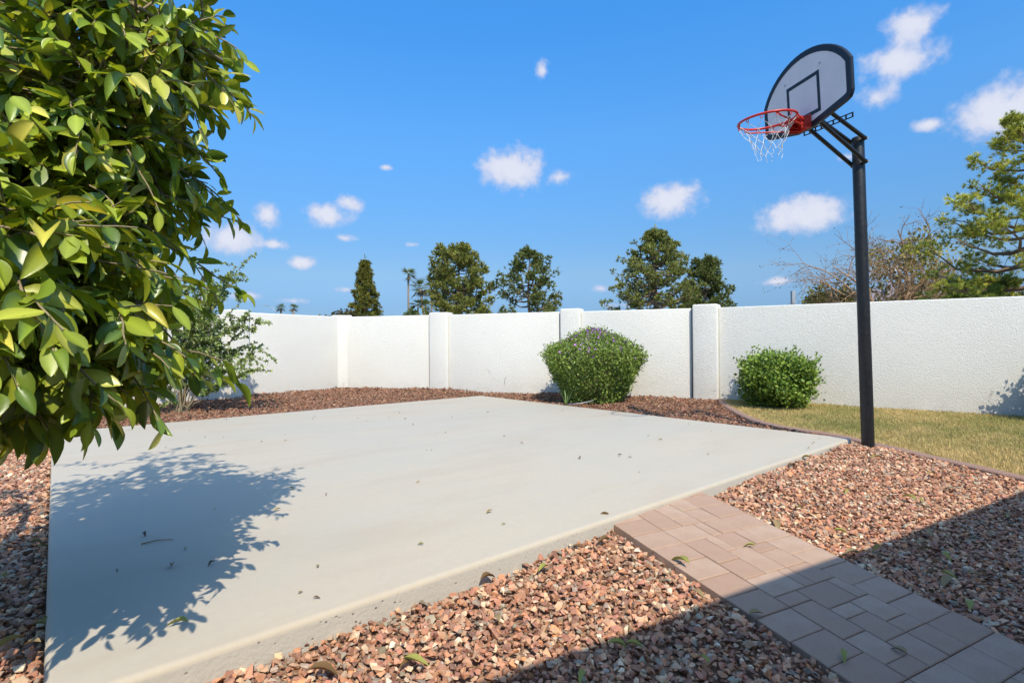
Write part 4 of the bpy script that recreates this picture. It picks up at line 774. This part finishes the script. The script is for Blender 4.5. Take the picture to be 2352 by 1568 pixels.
def poles():
    for (x, y, z, la) in ((-55.9, 150, 9.1, 'stubby dark post top over the wall right of the two tiny palms'), (-53.2, 150, 9.4, 'slim dark post top over the wall near the sparse dark tree')):
        root = empty('utility_post', (x, y, GZ)); tag(root, {'stubby': 'stubby dark post top over the wall beyond the two tiny palms'}.get(la.split()[0], la), 'post', 'far posts over the wall'); mb = MB(); tube(mb, [(0, 0, 0), (0, 0, z-GZ)], [.22, .16], 7); mb.obj('shaft', M['palm'], root); mb = MB(); box(mb, (-.35, -.1, z-GZ-1.3), (.35, .1, z-GZ-1.0)); box(mb, (-.3, -.1, z-GZ-.5), (.3, .1, z-GZ-.2)); mb.obj('crossbar', M['palm'], root)
    root = empty('street_lamp', (-52.0, 120, GZ)); tag(root, 'far street lamp with a curved arm over the wall', 'street lamp'); mb = MB(); tube(mb, [(0, 0, 0), (0, 0, 8.3)], [.1, .07], 8); mb.obj('pole', M['grey'], root); mb = MB(); tube(mb, [(0, 0, 8.2), (-.3, 0, 9.1), (-1.1, 0, 10.0), (-2.3, 0, 10.35)], .055, 7); mb.obj('arm', M['grey'], root, True); mb = MB(); box(mb, (-3.0, -.15, 10.26), (-2.2, .15, 10.44)); mb.obj('lamp_head', M['grey'], root)
    root = empty('grey_mast', (27.0, 52, GZ)); tag(root, 'thin grey mast with a square head over the wall', 'mast'); mb = MB(); tube(mb, [(0, 0, 0), (0, 0, 5.2)], .1, 8); mb.obj('shaft', M['grey'], root); mb = MB(); box(mb, (-.16, -.16, 5.2), (.16, .16, 6.45)); mb.obj('mast_head', M['grey'], root)
    root = empty('street_lamp', (34.5, 48, GZ)); tag(root, 'white street lamp with two curved arms behind the bare tree', 'street lamp'); mb = MB(); tube(mb, [(0, 0, 0), (0, 0, 5.4)], [.09, .07], 8); mb.obj('pole', M['paint'], root)
    mb = MB(); tube(mb, [(0, 0, 5.2), (.5, 0, 5.75), (1.6, 0, 5.9)], .06, 7); mb.obj('arm', M['paint'], root, True); mb = MB(); tube(mb, [(0, 0, 3.9), (1.0, 0, 4.15), (2.4, 0, 4.05)], .07, 7); mb.obj('arm', M['paint'], root, True)
poles()
def mountain():
    r = np.random.default_rng(3); k = 120; a = np.radians(np.linspace(28, 62, k)); prof = np.zeros(k)
    for f in range(1, 14): prof += np.sin(np.linspace(0, 6.28*f*.7, k)+r.uniform(0, 6.28))/f**1.1
    prof = np.clip(.72+.12*prof, .3, 1.1)*np.clip(np.minimum(np.arange(k), k-1-np.arange(k))/18, 0, 1); V = []
    for d, s in ((3900, 0), (4200, .4), (4600, .75), (5000, 1.0), (5700, .5), (6300, 0)):
        for i in range(k): V.append((math.sin(a[i])*d, math.cos(a[i])*d, -20+s*prof[i]*470*(1+.08*r.normal())))
    Q = [(j*k+i, j*k+i+1, (j+1)*k+i+1, (j+1)*k+i) for j in range(5) for i in range(k-1)]; mb = MB(); mb.add(V, Q); tag(mb.obj('mountain', M['mount'], smooth=True), 'distant purple brown mountain ridge behind the trees', 'mountain', kind='structure')
mountain()
# ------------------------------------------------------------------ the house behind, whose eave shades the near gravel and path
def house():
    u = unit(np.array([3.797, 2.169])); b = np.array([u[1], -u[0]]); EZ = 2.36; o = np.array([.495, -.40])+np.array([.243, -.856])*(EZ-2.361)
    ang = math.atan2(u[1], u[0]); root = empty('house', (o[0], o[1], -.7)); root.rotation_euler = (0, 0, ang); tag(root, 'tan stucco house whose eave shades the gravel and path', 'house')
    e = EZ+.7; x0, x1 = -9.0, 7.2                      # local: x along the eave, -y into the house
    def bx(name, lo, hi, m): mb = MB(); box(mb, lo, hi); return mb.obj(name, m, root)
    for lo, hi in (((x0+.4, -.75, 0), (-2.2, -.55, e-.12)), ((-2.2, -.75, 0), (-1.0, -.55, .95)), ((-2.2, -.75, 2.15), (-1.0, -.55, e-.12)), ((-1.0, -.75, 0), (2.0, -.55, e-.12)), ((2.0, -.75, 2.3), (3.0, -.55, e-.12)), ((3.0, -.75, 0), (x1-.4, -.55, e-.12)), ((x0+.4, -7, 0), (x0+.6, -.76, e-.12)), ((x1-.6, -7, 0), (x1-.4, -.76, e-.12)), ((x0+.4, -7.2, 0), (x1-.4, -7.0, e-.12))): bx('wall', lo, hi, M['house'])
    w = bx('window', (-2.2, -.70, .95), (-1.0, -.68, 2.15), M['glass'])
    mb = MB()
    for lo, hi in (((-2.2, -.675, .95), (-1.0, -.60, 1.01)), ((-2.2, -.675, 2.09), (-1.0, -.60, 2.15)), ((-2.2, -.675, 1.011), (-2.14, -.60, 2.089)), ((-1.06, -.675, 1.011), (-1.0, -.60, 2.089))): box(mb, lo, hi)
    mb.obj('frame', M['paint'], w); d = bx('door', (2.0, -.70, .3), (3.0, -.65, 2.3), M['paint']); mb = MB(); tube(mb, [(2.12, -.64, 1.3), (2.12, -.58, 1.3), (2.22, -.58, 1.3)], .012, 8); mb.obj('handle', M['steel'], d)
    mb = MB(); sl = .3; V = []
    for x in (x0, x1): V += [(x, 0, e), (x, -3.9, e+3.9*sl), (x, -7.8, e), (x, 0, e-.04), (x, -3.9, e+3.9*sl-.04), (x, -7.8, e-.04)]
    mb.add(V, [(0, 6, 7, 1), (1, 7, 8, 2), (3, 4, 10, 9), (4, 5, 11, 10), (0, 3, 9, 6), (2, 8, 11, 5), (0, 1, 4, 3), (1, 2, 5, 4), (6, 9, 10, 7), (7, 10, 11, 8)]); rf = mb.obj('roof', M['roof'], root)
    mb = MB(); box(mb, (x0+.02, -.06, e-.20), (x1-.02, -.022, e-.043)); mb.obj('fascia', M['paint'], rf); mb = MB(); box(mb, (x0+.1, -.545, e-.17), (x1-.1, -.062, e-.15)); mb.obj('soffit', M['house'], rf)
house()
# ------------------------------------------------------------------ litter
def litter():
    r = np.random.default_rng(77); pal = [(.30, .22, .06), (.20, .12, .05), (.11, .075, .04), (.27, .27, .07), (.38, .28, .14)]; ms = []
    for j in range(10):
        mb = MB(); V = LEAF_V.copy(); V[:, 0] *= .55+.35*r.random(); V[:, 2] = V[:, 2]*2.2+.18*np.sin(V[:, 1]*3.1)*r.uniform(.1, 1)+.06; V[:, 0] += .18*r.normal()*V[:, 1]**2; V[:, 2] -= V[:, 2].min()-.03; mb.add(V, LEAF_Q, LEAF_T, np.array(pal[j % 5])*r.uniform(.8, 1.2)); ms.append(mb.mesh('fallen_leaf', M['dry'], True))
    def put(x, y, z, s, j, lab, grp, a=None, tilt=None): 
        o = link('fallen_leaf', ms[j], None, (x, y, z)); o.rotation_euler = (0, 0, r.uniform(0, 6.28) if a is None else a); o.scale = (s, s, s)
        if tilt: o.rotation_euler[0] = tilt
        tag(o, lab, 'leaf', grp); return o
    lab = 'dry curled leaf lying on the concrete slab'; grp = 'dry leaves on the slab'
    for x, y, s, j in [(-1.10, 1.83, .085, 3), (-1.86, 2.72, .06, 2), (-1.45, 2.30, .07, 1), (-1.30, 2.36, .05, 2), (-2.75, 2.75, .05, 1), (-1.47, 3.55, .05, 0), (-.83, 2.3, .035, 0), (-.12, 3.05, .05, 0), (.9, 4.5, .055, 1), (.55, 4.45, .06, 1), (1.4, 5.2, .05, 0), (-.75, 2.02, .035, 1), (-1.34, 3.12, .045, 0), (-.82, 2.06, .03, 4), (-1.58, 1.75, .09, 0), (-1.5, 1.72, .07, 4)]: put(x, y, .001, s*.8, j, *((lab, grp) if s != .085 else ('largest yellow green fallen leaf on the slab, just outside the tree shadow', None)))
    n = 0
    while n < 60:
        a, b = r.uniform(.1, 5.9), r.uniform(.1, 5.8); p = SA+E1*a+E2*b
        if p[1] < 1.7: continue
        put(p[0], p[1], .001, r.uniform(.012, .036), int(r.integers(0, 10)), lab, grp); n += 1
    def w(s, t): p = PO+PD*s+PN*t; return p[0], p[1], plane(*p)+.003
    for (s, t, sc, j, a) in ((.36, .03, .10, 3, .3), (.34, .52, .06, 3, 1), (1.02, .12, .07, 3, 2.2), (1.12, .33, .06, 4, .4), (-.2, .02, .075, 1, 1.2)): put(*w(s, t), sc, j, 'fallen leaf lying on the brown paver path', 'leaves on the paver path', a)
    n = 0
    while n < 60:
        x, y = r.uniform(-2.6, 3.3), r.uniform(1.0, 4.6); X, Y = np.array([x]), np.array([y])
        if not ok_gravel(X, Y)[0] or abs(x) > y: continue
        put(x, y, ghs(x, y)+.016, r.uniform(.05, .10), int(r.choice([0, 3, 3, 4, 1])), 'fallen leaf lying on the tan gravel', 'leaves on the gravel', None, r.uniform(-.3, .3)); n += 1
    # twigs
    for x, y, L, a in ((-1.72, 2.62, .13, .5), (-2.7, 2.75, .07, .1)):
        mb = MB(); tube(mb, [(-L/2, 0, .004), (0, .01, .008), (L/2, -.004, .004)], [.0035, .003, .0018], 5, (.2, .15, .1)); o = mb.obj('twig', M['dead'], None, True, (x, y, .001)); o.rotation_euler = (0, 0, a); tag(o, 'thin dry twig lying on the concrete slab', 'twig', 'twigs on the slab')
    # weed and irrigation tube by the clipped bush
    root = empty('weed', (.83, 8.35, ghs(.83, 8.35))); tag(root, 'small green weed at the foot of the flowering bush', 'weed'); mb = MB()
    for i in range(16): a = r.uniform(0, 6.28); h = r.uniform(.08, .3); d = np.array([math.cos(a), math.sin(a), 0]); s = np.cross(d, [0, 0, 1])*.007; mb.add([s*0-s, s, d*h*.35+np.array([0, 0, h*.8])+s*.6, d*h*.35+np.array([0, 0, h*.8])-s*.6, d*h*.8+np.array([0, 0, h*.85])], [(0, 1, 2, 3)], [(3, 2, 4)], (.16, .24, .07))
    mb.obj('blades', M['leaf'], root)
    pts = [(.85, 8.25), (1.0, 8.2), (1.15, 8.22), (1.28, 8.35)]; mb = MB(); tube(mb, [(x-.85, y-8.25, ghs(x, y)+.03+.02*i) for i, (x, y) in enumerate(pts)], .008, 8); o = mb.obj('irrigation_tube', M['grey'], None, True, (.85, 8.25, 0)); tag(o, 'thin grey irrigation tube poking out under the flowering bush', 'tube')
litter()
